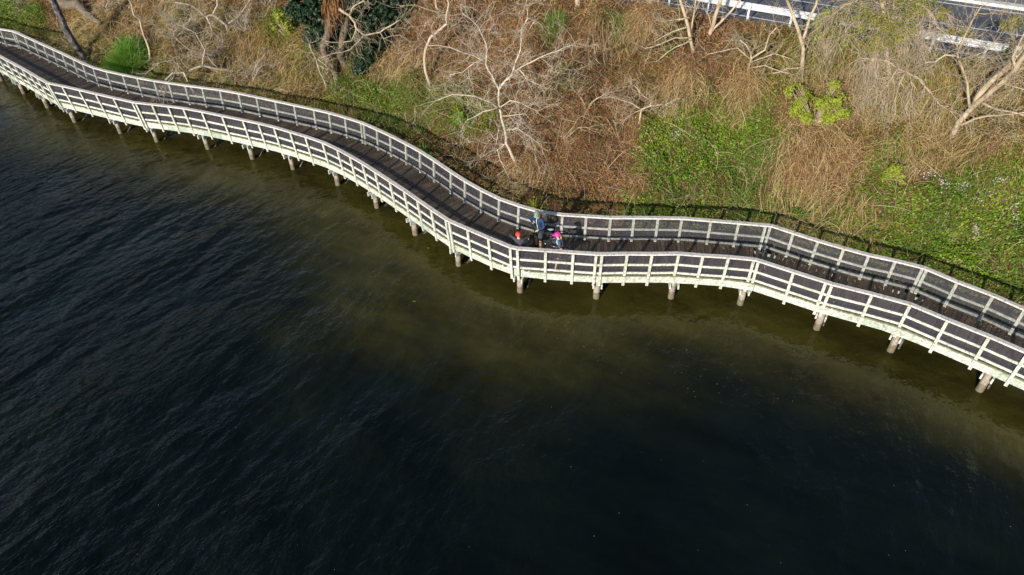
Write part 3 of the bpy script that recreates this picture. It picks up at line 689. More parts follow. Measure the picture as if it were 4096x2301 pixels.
tree('leaning_tree', [([(352, 252), (300, 180), (258, 110), (235, 55), (205, -10), (180, -90)], .24, .19, 0, .8)], 'dark scaly trunk leaning left behind the fence at the far left', 'bark_dark', tw=0)
f_ = [Vector(at(*q, .35)) for q in ((150, -60), (215, -8), (280, 22), (350, 60), (400, 92))]
mb = MB(); mb.tube(wobble(f_, .5), [.42, .42, .40, .38, .36, .32, .28, .2, .12], 12); o = mb.build('fallen_trunk', M['bark_brown'], smooth=True)
tag(o, 'thick brown fallen trunk lying across the bank above the leaning dark tree', 'fallen tree')
tree('bare_tree', [([(543, 292), (560, 262), (600, 240), (598, 200), (575, 140), (560, 80), (535, 60), (525, 15), (500, -30)], .12, .03, 0, .6), ([(543, 290), (556, 245), (560, 210)], .06, .03, 0, 0), ([(543, 290), (600, 262), (636, 236), (660, 200)], .06, .03, 0, .3), ([(545, 285), (590, 292), (640, 310), (690, 350)], .03, .015, 0, .5)],
     'small forked bare tree with pale crooked stem beside the green grass clump', tw=1, twl=1.1, lev=1)
tree('bare_tree', [([(940, 285), (880, 278), (810, 262), (745, 290), (690, 292), (660, 322)], .10, .04, .2, 1.0), ([(735, 290), (762, 350), (800, 400), (812, 450)], .055, .022, .8, 2.2), ([(790, 385), (770, 420), (740, 430)], .025, .012, 1.8, 2.2), ([(700, 300), (675, 330), (655, 380), (650, 440)], .04, .016, .9, 1.9), ([(1060, 300), (1085, 350), (1120, 385)], .03, .012, .4, .8), ([(880, 278), (830, 225), (760, 200), (700, 150)], .05, .02, .3, .8), ([(810, 262), (820, 200), (780, 130), (700, 90), (640, 60)], .05, .02, .5, 1), ([(940, 285), (1010, 270), (1060, 300), (1090, 350)], .05, .02, .2, .6), ([(745, 290), (690, 240), (640, 250), (590, 290)], .03, .012, .8, 1.2), ([(660, 322), (640, 370), (650, 420)], .02, .01, 1.0, 1.6)],
     'sprawling bare tree whose twigs hang over the boardwalk handrail', 'bark_grey', tw=2, twl=1.2, lev=1, twr=.013)
tree('bare_tree', [([(905, 100), (850, 60), (822, 66), (798, 45), (760, 20), (700, 10)], .12, .03, .3, .8), ([(825, 65), (845, 110), (848, 138)], .06, .03, .5, .5), ([(850, 60), (870, 20), (865, -30)], .06, .03, .3, .5), ([(905, 100), (960, 60), (1000, 0), (1040, -40)], .06, .02, .2, .6)],
     'pale twisted bare tree with dense twigs high on the bank between two green patches', 'bark_grey', tw=3, twl=1.3, lev=1, twr=.013)
for ff, lb in (((1010, 330), 'leafless thorny bush of grey twigs low on the bank below the evergreen'), ((860, 240), 'dense leafless bush of pale twigs in the middle of the left hand slope'), ((700, 160), 'leafless twiggy bush behind the sprawling bare tree'), ((980, 130), 'leafless twiggy bush between the twisted tree and the evergreen'),
               ((440, 60), 'leafless bush beside the fallen brown trunk'), ((1060, 30), 'leafless bush left of the lime green shrub at the top'), ((90, 20), 'leafless grey bush in the top left corner')):
    b_ = at(*ff); L_ = []
    for _ in range(9):
        a_ = random.uniform(-2.6, -.5); ln = random.uniform(60, 150); q0 = ff; pp = [ff]
        for s_ in range(3): a_ += random.gauss(0, .35); q0 = (q0[0] + math.cos(a_) * ln / 3, q0[1] + math.sin(a_) * ln / 3 * .8); pp.append(q0)
        L_.append((pp, .030, .011, 0, random.uniform(-.6, 1.3)))
    L_[0] = (L_[0][0], .05, .012, 0, .5)
    tree('bare_shrub', L_, lb, 'bark_grey', tw=1, twl=1.0, lev=1, cat='shrub', twr=.014)
r, b = tree('evergreen_tree', [([(1352, 318), (1335, 280), (1300, 222), (1290, 182), (1312, 140), (1318, 60), (1325, -20), (1330, -90)], .17, .2, 0, .3), ([(1408, 305), (1378, 255), (1362, 225), (1372, 150), (1390, 60), (1380, -50)], .2, .22, -.3, 0)],
     'large evergreen with dark glossy leaves and two crooked brown trunks', 'bark_brown', tw=0)
crown(r, [(1240, 40, 1.0, -.6), (1290, 100, .9, -.8), (1265, 150, .6, -.6), (1200, 20, .8, -.6), (1370, 60, 1.0, -.9), (1400, 130, .9, -.9), (1480, 40, 1.1, -.6), (1540, 60, .9, -.6), (1530, 10, .9, -.6), (1600, 30, .7, -.6), (1480, 120, .8, -.8), (1330, 170, .7, -.9), (1440, -10, 1.0, -.5), (1300, 0, 1., -.7), (1545, 130, .5, -.7)], b, (.07, .14), 2600, MV['dark'], long=2.2)
crown(r, [(1500, 175, .7, .1), (1470, 215, .6, .2), (1450, 255, .5, .3), (1490, 265, .45, .3), (1520, 205, .5, .1), (1440, 285, .35, .3)], b, (.06, .12), 2400, MV['dark'], long=2.2)
for a_, b_ in (((1305, -60), (1322, 110)), ((1330, -60), (1345, 85))):                # hair-like dead vines on the upper trunk
    A_ = vplane(a_, b, .45); B_ = vplane(b_, b, .3); P = A_ + RNG.random((260, 1)) * (B_ - A_) * .6 + RNG.normal(size=(260, 3)) * .14
    ribbons('clinging_vines', P, unit(np.tile(B_ - A_, (260, 1)) + RNG.normal(size=(260, 3)) * .12), np.tile([0, -1., 0], (260, 1)), RNG.uniform(.6, 1.5, 260), RNG.uniform(.02, .035, 260), RNG.uniform(0, .1, 260), MV['dead'], r, 3)
tree('bare_tree', [([(1300, 330), (1280, 290), (1262, 230), (1245, 200), (1238, 175)], .05, .03, .4, 1.0), ([(1262, 230), (1300, 260), (1330, 290), (1345, 340), (1385, 385)], .035, .012, .6, 1.2), ([(1355, 35), (1398, 62), (1420, 92), (1425, 115), (1457, 142), (1520, 130), (1560, 105), (1600, 80)], .08, .03, 1.0, 1.6), ([(1398, 62), (1410, 30), (1450, 5), (1480, -20)], .04, .02, 1.2, 1.4), ([(1425, 115), (1405, 165), (1350, 170), (1300, 165)], .04, .02, 1.2, 1.6), ([(1457, 142), (1440, 160), (1400, 200), (1330, 215), (1290, 230)], .035, .015, 1.2, 1.8), ([(1520, 130), (1535, 155), (1600, 140), (1640, 165)], .03, .012, 1.5, 1.8)],
     'pale bare branches reaching across the front of the dark evergreen', tw=2, twl=1.1, lev=1, twr=.014)
tree('bare_tree', [([(1722, 352), (1710, 310), (1700, 270), (1702, 200), (1722, 150), (1760, 120), (1788, 95), (1780, 55), (1745, 30), (1735, -30)], .10, .05, 0, .8), ([(1788, 95), (1786, 55), (1795, 15), (1780, -40)], .06, .03, .6, .8), ([(1730, 140), (1725, 110), (1740, 80)], .03, .015, .5, .7), ([(1780, 55), (1720, 40), (1660, 20), (1600, 25)], .035, .012, .7, 1.4)],
     'slender S shaped bare tree standing in the brown slope right of the evergreen', tw=1, twl=1.3, lev=2, twr=.012)
tree('bare_tree', [([(2070, 668), (2046, 618), (2024, 572), (2020, 520), (2005, 470), (1997, 430), (1996, 358), (1968, 302), (1943, 256), (1948, 200), (1938, 160), (1915, 110), (1885, 80), (1850, 55)], .088, .014, 0, 2.0),
     ([(1996, 358), (2022, 322), (2047, 302), (2062, 250), (2082, 200), (2085, 120), (2112, 70), (2105, -10)], .055, .014, .9, 1.6), ([(2047, 302), (2090, 265), (2160, 230), (2230, 205), (2290, 180)], .042, .012, 1, 1.6), ([(2078, 280), (2110, 320), (2160, 342)], .035, .012, 1.1, 1.5),
     ([(1997, 435), (1960, 408), (1900, 385), (1810, 378), (1750, 402)], .05, .015, .8, 1.8), ([(1997, 430), (1930, 448), (1870, 480), (1850, 512)], .04, .012, .8, 1.8), ([(1948, 250), (1890, 220), (1800, 190), (1710, 182)], .04, .012, 1.2, 2.0), ([(2000, 430), (2040, 403), (2080, 410), (2140, 440)], .035, .012, .8, 1.4),
     ([(2018, 522), (2070, 515), (2120, 548), (2165, 578)], .035, .012, .4, 1), ([(2005, 465), (2060, 460), (2100, 455)], .03, .012, .6, 1), ([(1943, 256), (1900, 250), (1850, 290), (1800, 300)], .03, .012, 1.1, 1.6), ([(2030, 580), (1985, 575), (1990, 545), (1995, 520)], .03, .015, .2, .5), ([(2024, 572), (1990, 600), (2000, 640), (2040, 720)], .03, .012, .2, .8)],
     'tall pale bare tree with spreading limbs in the centre of the bank behind the cyclists', 'bark_white', tw=2, twl=1.35, lev=2, twr=.011)
tree('bare_shrub', [([(2556, 492), (2562, 462), (2566, 438), (2600, 425), (2606, 405), (2575, 385), (2545, 350), (2520, 325)], .06, .015, 0, .4), ([(2566, 438), (2530, 415), (2470, 395), (2430, 385)], .035, .012, .1, .4), ([(2600, 425), (2660, 420), (2710, 395)], .03, .01, .2, .5), ([(2566, 438), (2540, 450), (2500, 480)], .025, .01, .1, .4)],
     'short dead stump with bare branches just above the green creeper patch', tw=3, twl=.8, lev=1, cat='shrub', twr=.012)
tree('bare_tree', [([(2775, 210), (2755, 120), (2745, 80), (2730, 30), (2715, -20), (2700, -70)], .09, .06, 0, .3), ([(2752, 108), (2690, 128), (2620, 166)], .045, .015, .1, .6), ([(2765, 150), (2700, 152), (2640, 178), (2580, 194)], .045, .015, .1, .8), ([(2765, 160), (2700, 190), (2640, 236)], .04, .015, .1, .8), ([(2755, 70), (2700, 80), (2650, 85)], .04, .02, .2, .5), ([(2766, 118), (2775, 60), (2782, 10), (2785, -60)], .045, .03, .1, .2)],
     'pale bare tree with three long arms reaching left under the guardrail', tw=1, twl=1.0, lev=1)
tree('bare_tree', [([(2835, 150), (2855, 92), (2870, 40), (2885, -10), (2902, -80)], .10, .08, 0, .3), ([(2838, 140), (2880, 92), (2920, 50), (2965, -5), (2990, -50)], .06, .04, 0, .2), ([(2845, 120), (2835, 60), (2812, 30), (2805, -10)], .03, .015, .1, .3)],
     'straight pale tree dividing at its foot in front of the guardrail post', tw=1, twl=.9, lev=1)
tree('bare_tree', [([(2985, 300), (3005, 235), (3002, 212), (2985, 180), (2960, 160)], .07, .02, .1, .5), ([(3005, 235), (3060, 200), (3078, 140), (3105, 110)], .05, .015, .2, .4), ([(3005, 240), (2950, 192), (2890, 205), (2830, 218)], .035, .012, .2, .8), ([(3003, 250), (3100, 215), (3160, 235)], .035, .012, .2, .6), ([(2990, 275), (3060, 262), (3120, 285), (3170, 300)], .04, .012, .2, .8)],
     'small crooked bare tree smothered at its foot by tan vines', tw=2, twl=1.0, lev=1, twr=.013)
tree('bare_tree', [([(3210, 290), (3212, 222), (3208, 175), (3190, 110), (3168, 50), (3150, 8), (3125, -40)], .105, .05, 0, .4), ([(3208, 175), (3226, 120), (3240, 70), (3265, 20), (3285, -50)], .07, .045, 0, .2), ([(3212, 270), (3150, 275), (3090, 295)], .04, .02, .1, .5)],
     'sturdy Y shaped bare tree in front of the guardrail near the lime shrub', tw=1, twl=1.0, lev=1)
tree('bare_tree', [([(2312, 22), (2310, -20), (2318, -80)], .17, .15, 0, 0)], 'bare pale trunk cut by the top edge, further left of the pair there', tw=1, twl=.8, lev=1)
tree('bare_tree', [([(2598, 32), (2603, -10), (2610, -80)], .17, .15, 0, 0), ([(2630, 28), (2636, -10), (2640, -50)], .06, .05, 0, 0)], 'pale trunk rising out of the tan vine heap at the left end of the guardrail', tw=1, twl=.8, lev=1)
tree('bare_tree', [([(3816, 536), (3835, 490), (3875, 445), (3930, 395), (3965, 365), (4012, 330), (4062, 280), (4100, 220), (4150, 150)], .12, .08, 0, 1.5), ([(3895, 425), (3905, 395), (3960, 330), (4020, 280), (4060, 235), (4100, 180)], .11, .10, .2, .8),
     ([(3882, 440), (3874, 392), (3870, 335), (3855, 290), (3832, 232), (3828, 180), (3795, 140), (3750, 110)], .06, .016, .4, 1.4), ([(3832, 205), (3860, 140), (3890, 80), (3925, 25)], .05, .02, 1.1, 1.6), ([(3832, 238), (3900, 225), (3990, 178)], .045, .015, 1.1, 1.8), ([(3920, 408), (3990, 440), (4100, 462)], .06, .02, .5, 1.5), ([(3830, 505), (3900, 475), (3990, 462), (4100, 450)], .06, .02, .1, 1.2), ([(3828, 225), (3780, 220), (3740, 248), (3700, 250)], .045, .015, 1.2, 1.9), ([(4062, 280), (4050, 230), (4075, 180), (4100, 130)], .05, .03, 1.1, 1.4), ([(3965, 365), (4020, 335), (4100, 360)], .04, .015, .8, 1.5)],
     'big pale tree with thick limbs leaning towards the right edge', tw=2, twl=1.5, lev=2, twr=.013)
r, b = tree('bare_tree', [([(3700, 345), (3660, 305), (3622, 286), (3590, 275), (3552, 245), (3520, 240), (3440, 232)], .055, .015, .3, 1.6), ([(3622, 286), (3600, 330), (3580, 400), (3590, 500)], .025, .01, 1.0, 1.6), ([(3590, 275), (3550, 340), (3520, 380)], .025, .01, 1.2, 1.8), ([(3675, 320), (3720, 370), (3760, 420), (3840, 460)], .025, .01, .6, 1.4), ([(3640, 300), (3650, 350), (3620, 430)], .02, .01, .8, 1.4), ([(3622, 286), (3560, 300), (3500, 330), (3470, 380)], .02, .01, 1.0, 1.5)],
     'arching bare branch with twigs drooping straight down between tan and green growth', tw=4, twl=1.3, lev=1, droop=.28, twr=.013)
r, b = tree('weeping_tree', [([(3560, 330), (3545, 200), (3540, 90), (3530, 20), (3520, -60)], .10, .07, 0, 0), ([(3540, 90), (3480, 60), (3400, 100), (3350, 170)], .03, .012, 0, 1.0), ([(3540, 60), (3600, 70), (3650, 130), (3680, 190)], .03, .012, 0, 1.0), ([(3530, 20), (3460, -10), (3380, 20), (3330, 60)], .03, .012, 0, 1.0), ([(3530, 20), (3620, -10), (3700, 30), (3740, 90)], .03, .012, 0, 1.), ([(3540, 90), (3520, 130), (3500, 200), (3480, 260)], .03, .012, .4, 1.4)],
     'drooping tree of reddish twigs and small green leaves hanging in front of the road', 'bark_pale', tw=7, twl=1.7, lev=1, droop=.35, twr=.013)
crown(r, [(3500, 20, .9, .6), (3600, 10, .9, .6), (3420, 30, .7, .6), (3560, 60, .9, .8), (3660, 50, .7, .6), (3480, 90, .6, .9), (3350, 90, .5, .6), (3520, 170, .5, 1), (3560, 120, .6, 1), (3430, 140, .5, 1), (3620, 130, .5, 1), (3700, 10, .6, .5)], b, (.03, .065), 620, MV['yel'], long=1.5)

def copy_tree(o, loc, rz, sc, label=None):
    r_ = o.copy(); S.collection.objects.link(r_); r_.location = loc; r_.rotation_euler = (0, 0, rz); r_.scale = (sc,) * 3
    if label: r_['label'] = label
    for ch in o.children:
        c = ch.copy(); S.collection.objects.link(c); c.parent = r_
    return r_
protos = []
for k_ in range(4):
    b_ = at(2300 + 40 * k_, 300); root = empty('bare_sapling', tuple(b_), label='thin leafless sapling with fine pale twigs, one of many along the slope', cat='sapling', group='thin bare saplings scattered over the bank')
    T = MB(); Bn = MB(); base_ = Vector(b_)
    for j in range(random.choice((2, 3, 4))):
        d = Vector((random.gauss(0, .45), random.gauss(-.15, .4), 1)).normalized(); p = base_ + Vector((0, 0, -.2)); pp = [p]
        for s_ in range(5): d = (d + Vector([random.gauss(0, .2) for _ in range(3)])).normalized(); p = p + d * random.uniform(.3, .5); pp.append(p)
        T.tube(pp, [.026, .023, .019, .015, .011, .007], 5)
        for q_ in pp[2:]:
            for _ in range(2): twig(Bn, q_, (d + Vector([random.gauss(0, .8) for _ in range(3)])), random.uniform(.5, 1.0), .010, 1)
    T.build('stem', M['bark_pale'], root, smooth=True); Bn.build('branches', MV['twig'], root, smooth=True); protos.append(root)
where = ['right of the tall central bare tree', 'above the short dead stump', 'left of the short dead stump', 'low on the brown slope above the standing rider', 'at the left edge of the middle creeper patch', 'just behind the fence right of the riders', 'left of the top of the central bare tree', 'between the evergreen and the S shaped tree', 'beside the low dark leafed bush', 'below the left end of the guardrail', 'above the first tan vine curtain', 'right of the straight pale tree by the guardrail', 'on the creeper right of the tan vine curtain', 'right of the Y shaped tree', 'right of the wide lime shrub', 'above the small lime shrub', 'among the upper pink flowers', 'at the foot of the big pale tree', 'above the small deep green bush', 'above the last fence joint on the right', 'behind the fence corner on the right', 'on the grass below the evergreen trunks', 'left of the evergreen below the lime shrub', 'in the middle of the first creeper patch', 'in the lower right creeper', 'under the drooping tree', 'in front of the road centre line', 'left of the big pale tree', 'right of the big pale tree near the frame edge', 'behind the green grass clump', 'between the two trees nearest the guardrail', 'in the upper brown slope left of the strappy clump', 'at the top edge right of the central tree', 'under the Y shaped tree', 'directly above the dead stump branches', 'at the top edge over the twisted tree', 'by the fence under the evergreen', 'left of the vine skirt of the central tree', 'close to the fence below the pink flowers', 'right of the pink flowers near the frame edge']
spots = [(2150, 330), (2420, 260), (2350, 420), (2230, 560), (2480, 640), (2380, 720), (1850, 130), (1620, 90), (1880, 330), (2660, 130), (2830, 300), (3080, 160), (3120, 420), (3370, 300), (3460, 480), (3600, 560), (3740, 640), (3940, 560), (3380, 820), (3640, 830), (3080, 760), (1300, 420), (1080, 230), (2700, 480), (3900, 920),
         (3500, 180), (3700, 60), (3950, 380), (4060, 520), (560, 130), (2900, 90), (2280, 180), (2060, 120), (3250, 250), (2560, 330), (760, 30), (1190, 330), (1930, 620), (3540, 930), (4000, 720)]
for k_, q_ in enumerate(spots):
    b_ = at(*q_)
    if k_ < 4: protos[k_].location = b_; protos[k_]['label'] = 'thin leafless sapling ' + where[k_]
    else: copy_tree(protos[k_ % 4], tuple(b_), random.uniform(-.9, .9), random.uniform(.65, 1.15), 'thin leafless sapling ' + where[k_])
# ------------------------------------------------------------------ vines hanging over stumps
def drape(apex, feet, spread, n, label, mat='tan', name='hanging_vines', h=None, wid=(.012, .026)):
    n = int(n * .62); spread *= 1.15; wid = (.007, .015)
    b = at(*feet); top = vplane(apex, b, -.35); top = top * .75 + (b + np.array([0, .6, .3])) * .25; root = empty(name, tuple(b), label=label, cat='vines')
    ang = RNG.uniform(-math.pi, math.pi, n); rr = spread * RNG.random(n) ** .7 * (.75 + .5 * np.abs(np.sin(ang * 1.7 + b[0])))
    E_ = np.stack([b[0] + rr * np.sin(ang), b[1] + rr * np.cos(ang) * .8, np.zeros(n)], -1); E_[:, 2] = terrain(E_[:, 0], E_[:, 1]) + .03
    S_ = top + RNG.normal(size=(n, 3)) * np.array([.22, .18, .2]); k_ = RNG.random(n)[:, None] ** 1.4; S_ = S_ * (1 - k_ * .55) + E_ * k_ * .55; S_[:, 2] += .25 * np.sin(k_[:, 0] * 3)
    D = E_ - S_; L = np.linalg.norm(D, axis=1); out = unit(D * np.array([1, 1, 0]) + 1e-6)
    # broken into shorter, crooked lengths so the heap stays ragged
    t0 = RNG.random(n)[:, None] * .62; S2 = S_ + D * t0 + out * (.5 * t0 * (1 - t0) * L[:, None] * .35); S2 += RNG.normal(size=S2.shape) * .10
    L2 = L * RNG.uniform(.18, .5, n); D2 = unit(unit(D) + RNG.normal(size=D.shape) * .48)
    keep = fbm(S2[:, 0] * 1.6 + 7, S2[:, 2] * 1.6 + S2[:, 1], 3) > -.13; S2, D2, L2, out, m_ = S2[keep], D2[keep], L2[keep], out[keep], int(keep.sum())
    ribbons('stems', S2, D2, unit(out + np.array([0, 0, 1.])), L2, RNG.uniform(*wid, m_), L2 * RNG.uniform(.02, .3, m_), MV[mat], root, 4)
    q = S2[: m_ // 2]; ribbons('stem_tangle', q, unit(RNG.normal(size=q.shape)), np.tile([0, 0, 1.], (len(q), 1)), RNG.uniform(.25, .8, len(q)), RNG.uniform(.010, .018, len(q)), RNG.uniform(.02, .2, len(q)), MV['dead' if mat == 'tan' else 'tan'], root, 3)
    return root
drape((2790, 235), (2715, 390), 1.25, 1500, 'tall tan vine curtain hanging down left of the crooked bare tree')
drape((2990, 250), (2960, 430), 1.1, 1200, 'tan vine curtain under the small crooked bare tree')
drape((2590, 25), (2580, 150), 1.3, 1400, 'tan vine heap round the pale trunk at the end of the guardrail')
drape((2390, 70), (2370, 140), .9, 700, 'low brown vine heap near the top edge left of the guardrail', 'dead')
drape((2563, 442), (2545, 500), .5, 320, 'small skirt of dry vines round the short dead stump')
drape((2060, 640), (2070, 735), .75, 700, 'dry vine skirt round the foot of the tall central bare tree')
drape((1560, 215), (1590, 290), 1.0, 800, 'pale dry vine mound just right of the dark evergreen')
drape((3240, 540), (3200, 700), 1.35, 1250, 'broad brown vine curtain below the lime shrub', 'dead')
drape((3400, 560), (3420, 700), 1.4, 1100, 'brown vine mound left of the flowering creeper', 'dead')
drape((3640, 560), (3620, 640), 1.2, 900, 'dry vine mound right above the pink flowers')
drape((1240, 330), (1220, 395), 1.1, 800, 'grey brown dead vine skirt left of the evergreen trunks', 'dead')
drape((2620, 690), (2500, 780), .9, 500, 'loose bare bramble lying beside the fence right of the cyclists', 'dead')
drape((3990, 560), (3960, 640), 1.2, 900, 'dry vine mound at the foot of the big pale tree')
drape((3330, 330), (3340, 400), 1.3, 900, 'tangled brown vines on the slope under the drooping tree', 'dead')

# ------------------------------------------------------------------ shrubs
def shrub(name, feet, blobs, size, n, mat, label, cat='shrub', long=1.4, stems=10):
    b = at(*feet); root = empty(name, tuple(b), label=label, cat=cat); mb = MB()
    for px, py, rad, dep in blobs:
        c = Vector(vplane((px, py), b, dep))
        for _ in range(stems):
            e = c + Vector([random.gauss(0, .5) * rad for _ in range(3)]); p = Vector(b); mb.tube([p, (p + e) / 2 + Vector((0, 0, .1)), e], [.014, .010, .006], 4, cap=False)
    mb.build('stems', M['bark_pale'], root)
    crown(root, blobs, b, size, n, mat, 'foliage', long); return root
shrub('lime_shrub', (3300, 230), [(3300, 100, .40, 0), (3330, 140, .42, .1), (3290, 150, .35, .1), (3350, 180, .30, .2), (3310, 60, .3, 0), (3375, 160, .22, .1)], (.05, .09), 900, MV['lime'], 'bright lime green shrub hiding part of the guardrail')
shrub('lime_shrub', (3250, 500), [(3180, 360, .36, .2), (3220, 400, .42, .3), (3300, 410, .42, .2), (3355, 400, .36, .2), (3370, 445, .35, .3), (3320, 470, .32, .4), (3190, 440, .35, .4), (3230, 470, .3, .4), (3340, 340, .22, 0)], (.035, .065), 900, MV['lime'], 'wide lime green shrub in the middle of the right hand slope')
shrub('lime_shrub', (1145, 150), [(1115, 60, .4, 0), (1145, 105, .42, 0), (1100, 100, .3, 0), (1165, 45, .3, 0), (1155, 130, .22, 0)], (.05, .10), 600, MV['lime'], 'lime green shrub left of the dark evergreen')
shrub('lime_shrub', (3520, 720), [(3590, 680, .3, .1), (3560, 705, .3, .1), (3610, 710, .22, .1)], (.05, .08), 420, MV['lime'], 'small lime shrub between the pink flowers and the boardwalk')
shrub('dark_shrub', (1870, 490), [(1850, 455, .42, .1), (1830, 475, .3, .1), (1875, 480, .3, .1)], (.06, .10), 500, MV['ivy'], 'low dark leafed bush left of the tall central bare tree')
shrub('dark_shrub', (3200, 870), [(3190, 855, .36, .1), (3225, 865, .3, .1)], (.04, .08), 420, MV['ivy'], 'small deep green bush close behind the right hand fence')
shrub('dark_shrub', (3790, 1010), [(3760, 985, .5, .1), (3830, 1010, .5, .1), (3880, 1050, .4, .1)], (.04, .08), 600, MV['ivy'], 'deep green bush behind the fence near the right edge')
shrub('leafy_shrub', (3820, 150), [(3790, 140, .5, .1), (3850, 150, .5, .2), (3830, 210, .4, .2), (3900, 190, .4, .1), (3740, 190, .4, .2), (3780, 60, .35, .1)], (.04, .075), 700, MV['yel'], 'mid green shrub growing up in front of the road')
shrub('leafy_shrub', (4060, 260), [(4060, 200, .5, .1), (4020, 235, .45, .1), (4040, 90, .4, .2)], (.04, .075), 700, MV['yel'], 'mid green shrub beside the big pale tree at the guardrail')
# fine grass clump, left
def clump(feet, rad, h, n, mat, label, name='grass_clump', wid=(.015, .035), cat='grass clump'):
    b = at(*feet); a = RNG.uniform(0, 2 * math.pi, n); q = RNG.random(n) ** .5 * rad
    P = np.stack([b[0] + q * np.cos(a), b[1] + q * np.sin(a), np.zeros(n)], -1); P[:, 2] = terrain(P[:, 0], P[:, 1]) + RNG.random(n) * h * .7 * (1 - (q / rad) ** 2)
    D = unit(np.stack([np.cos(a) * q / rad, np.sin(a) * q / rad, RNG.uniform(.4, 1.2, n)], -1) + RNG.normal(size=(n, 3)) * .42)
    o = ribbons(name, P, D, np.tile([0, 0, 1.], (n, 1)), RNG.uniform(.4, .9, n) * h, RNG.uniform(*wid, n), RNG.uniform(0, .2, n) * h, MV[mat], None, 3)
    return tag(o, label, cat)
clump((516, 276), .95, 1.35, 4200, 'fern', 'tall fresh green grass clump behind the boardwalk fence', wid=(.010, .022))
clump((535, 215), .6, .9, 1500, 'fern', 'smaller fresh green grass clump just above the tall one', wid=(.010, .022))
clump((2215, 130), .6, .7, 500, 'grass', 'strappy green clump near the top of the brown slope')
clump((2470, 120), .5, .6, 300, 'grass', 'small strappy green tuft left of the tan vine heap')
clump((2950, 830), .45, .6, 300, 'grass', 'strappy green and straw tuft just behind the fence')
clump((1690, 640), .45, .6, 350, 'grass', 'arching green grass tuft at the mud edge behind the fence')
clump((1180, 395), .5, .5, 300, 'tan', 'straw coloured tuft behind the left hand fence')
clump((2140, 845), .28, .5, 160, 'lime', 'little yellow green weed poking up behind the standing cyclist')
# pale flowers in patches on the creeper
FC = [(3590, 655, 60, 22), (3700, 700, 55, 25), (3775, 730, 30, 30), (3930, 790, 60, 45), (4060, 850, 30, 60), (3660, 670, 40, 20), (3850, 745, 40, 20), (3905, 920, 15, 30), (2700, 540, 30, 20), (2650, 450, 25, 12), (4010, 720, 40, 15)]
P = []
for px, py, rx, ry in FC:
    for _ in range(60):
        P.append(at(px + random.gauss(0, .5) * rx, py + random.gauss(0, .5) * ry, .25))
P = np.array(P); tag(leaves('pink_flowers', P, unit(RNG.normal(size=P.shape) * .5 + np.array([0, -.5, .8])), RNG.uniform(.03, .055, len(P)), MV['flower'], long=1.2), 'sprays of pale pink flowers dotted over the green creeper', 'flowers', kind='stuff')

# floating specks of leaf and foam on the river
P = []
for _ in range(110): t = random.random(); q = (1950 + 1100 * t + random.gauss(0, 60), 1200 + 420 * t + random.gauss(0, 45)); P.append(onz(q, ZW + .012))
for _ in range(90): P.append(onz((random.uniform(-100, 4200), random.uniform(700, 2300)), ZW + .012))
P = np.array(P); P = P[seg_dist(P[:, 0], P[:, 1], KNOT) < -3.2]
tag(leaves('floating_specks', P, unit(RNG.normal(size=P.shape) * .08 + np.array([0, 0, 1.])), RNG.uniform(.008, .022, len(P)), MV['speck'], long=1.4), 'tiny pale leaves and flecks floating on the river', 'floating leaves', kind='stuff')
for q, lb in (((1714, 993), 'single yellow leaf floating near the pile left of the riders'), ((1657, 1207), 'single pale green leaf floating on the dark water left of centre')):
    p = onz(q, ZW + .014); o = leaves('floating_leaf', p[None], np.array([[0, .1, 1.]]) / 1.005, np.array([.10]), MV['lime'], long=1.8); tag(o, lb, 'leaf')

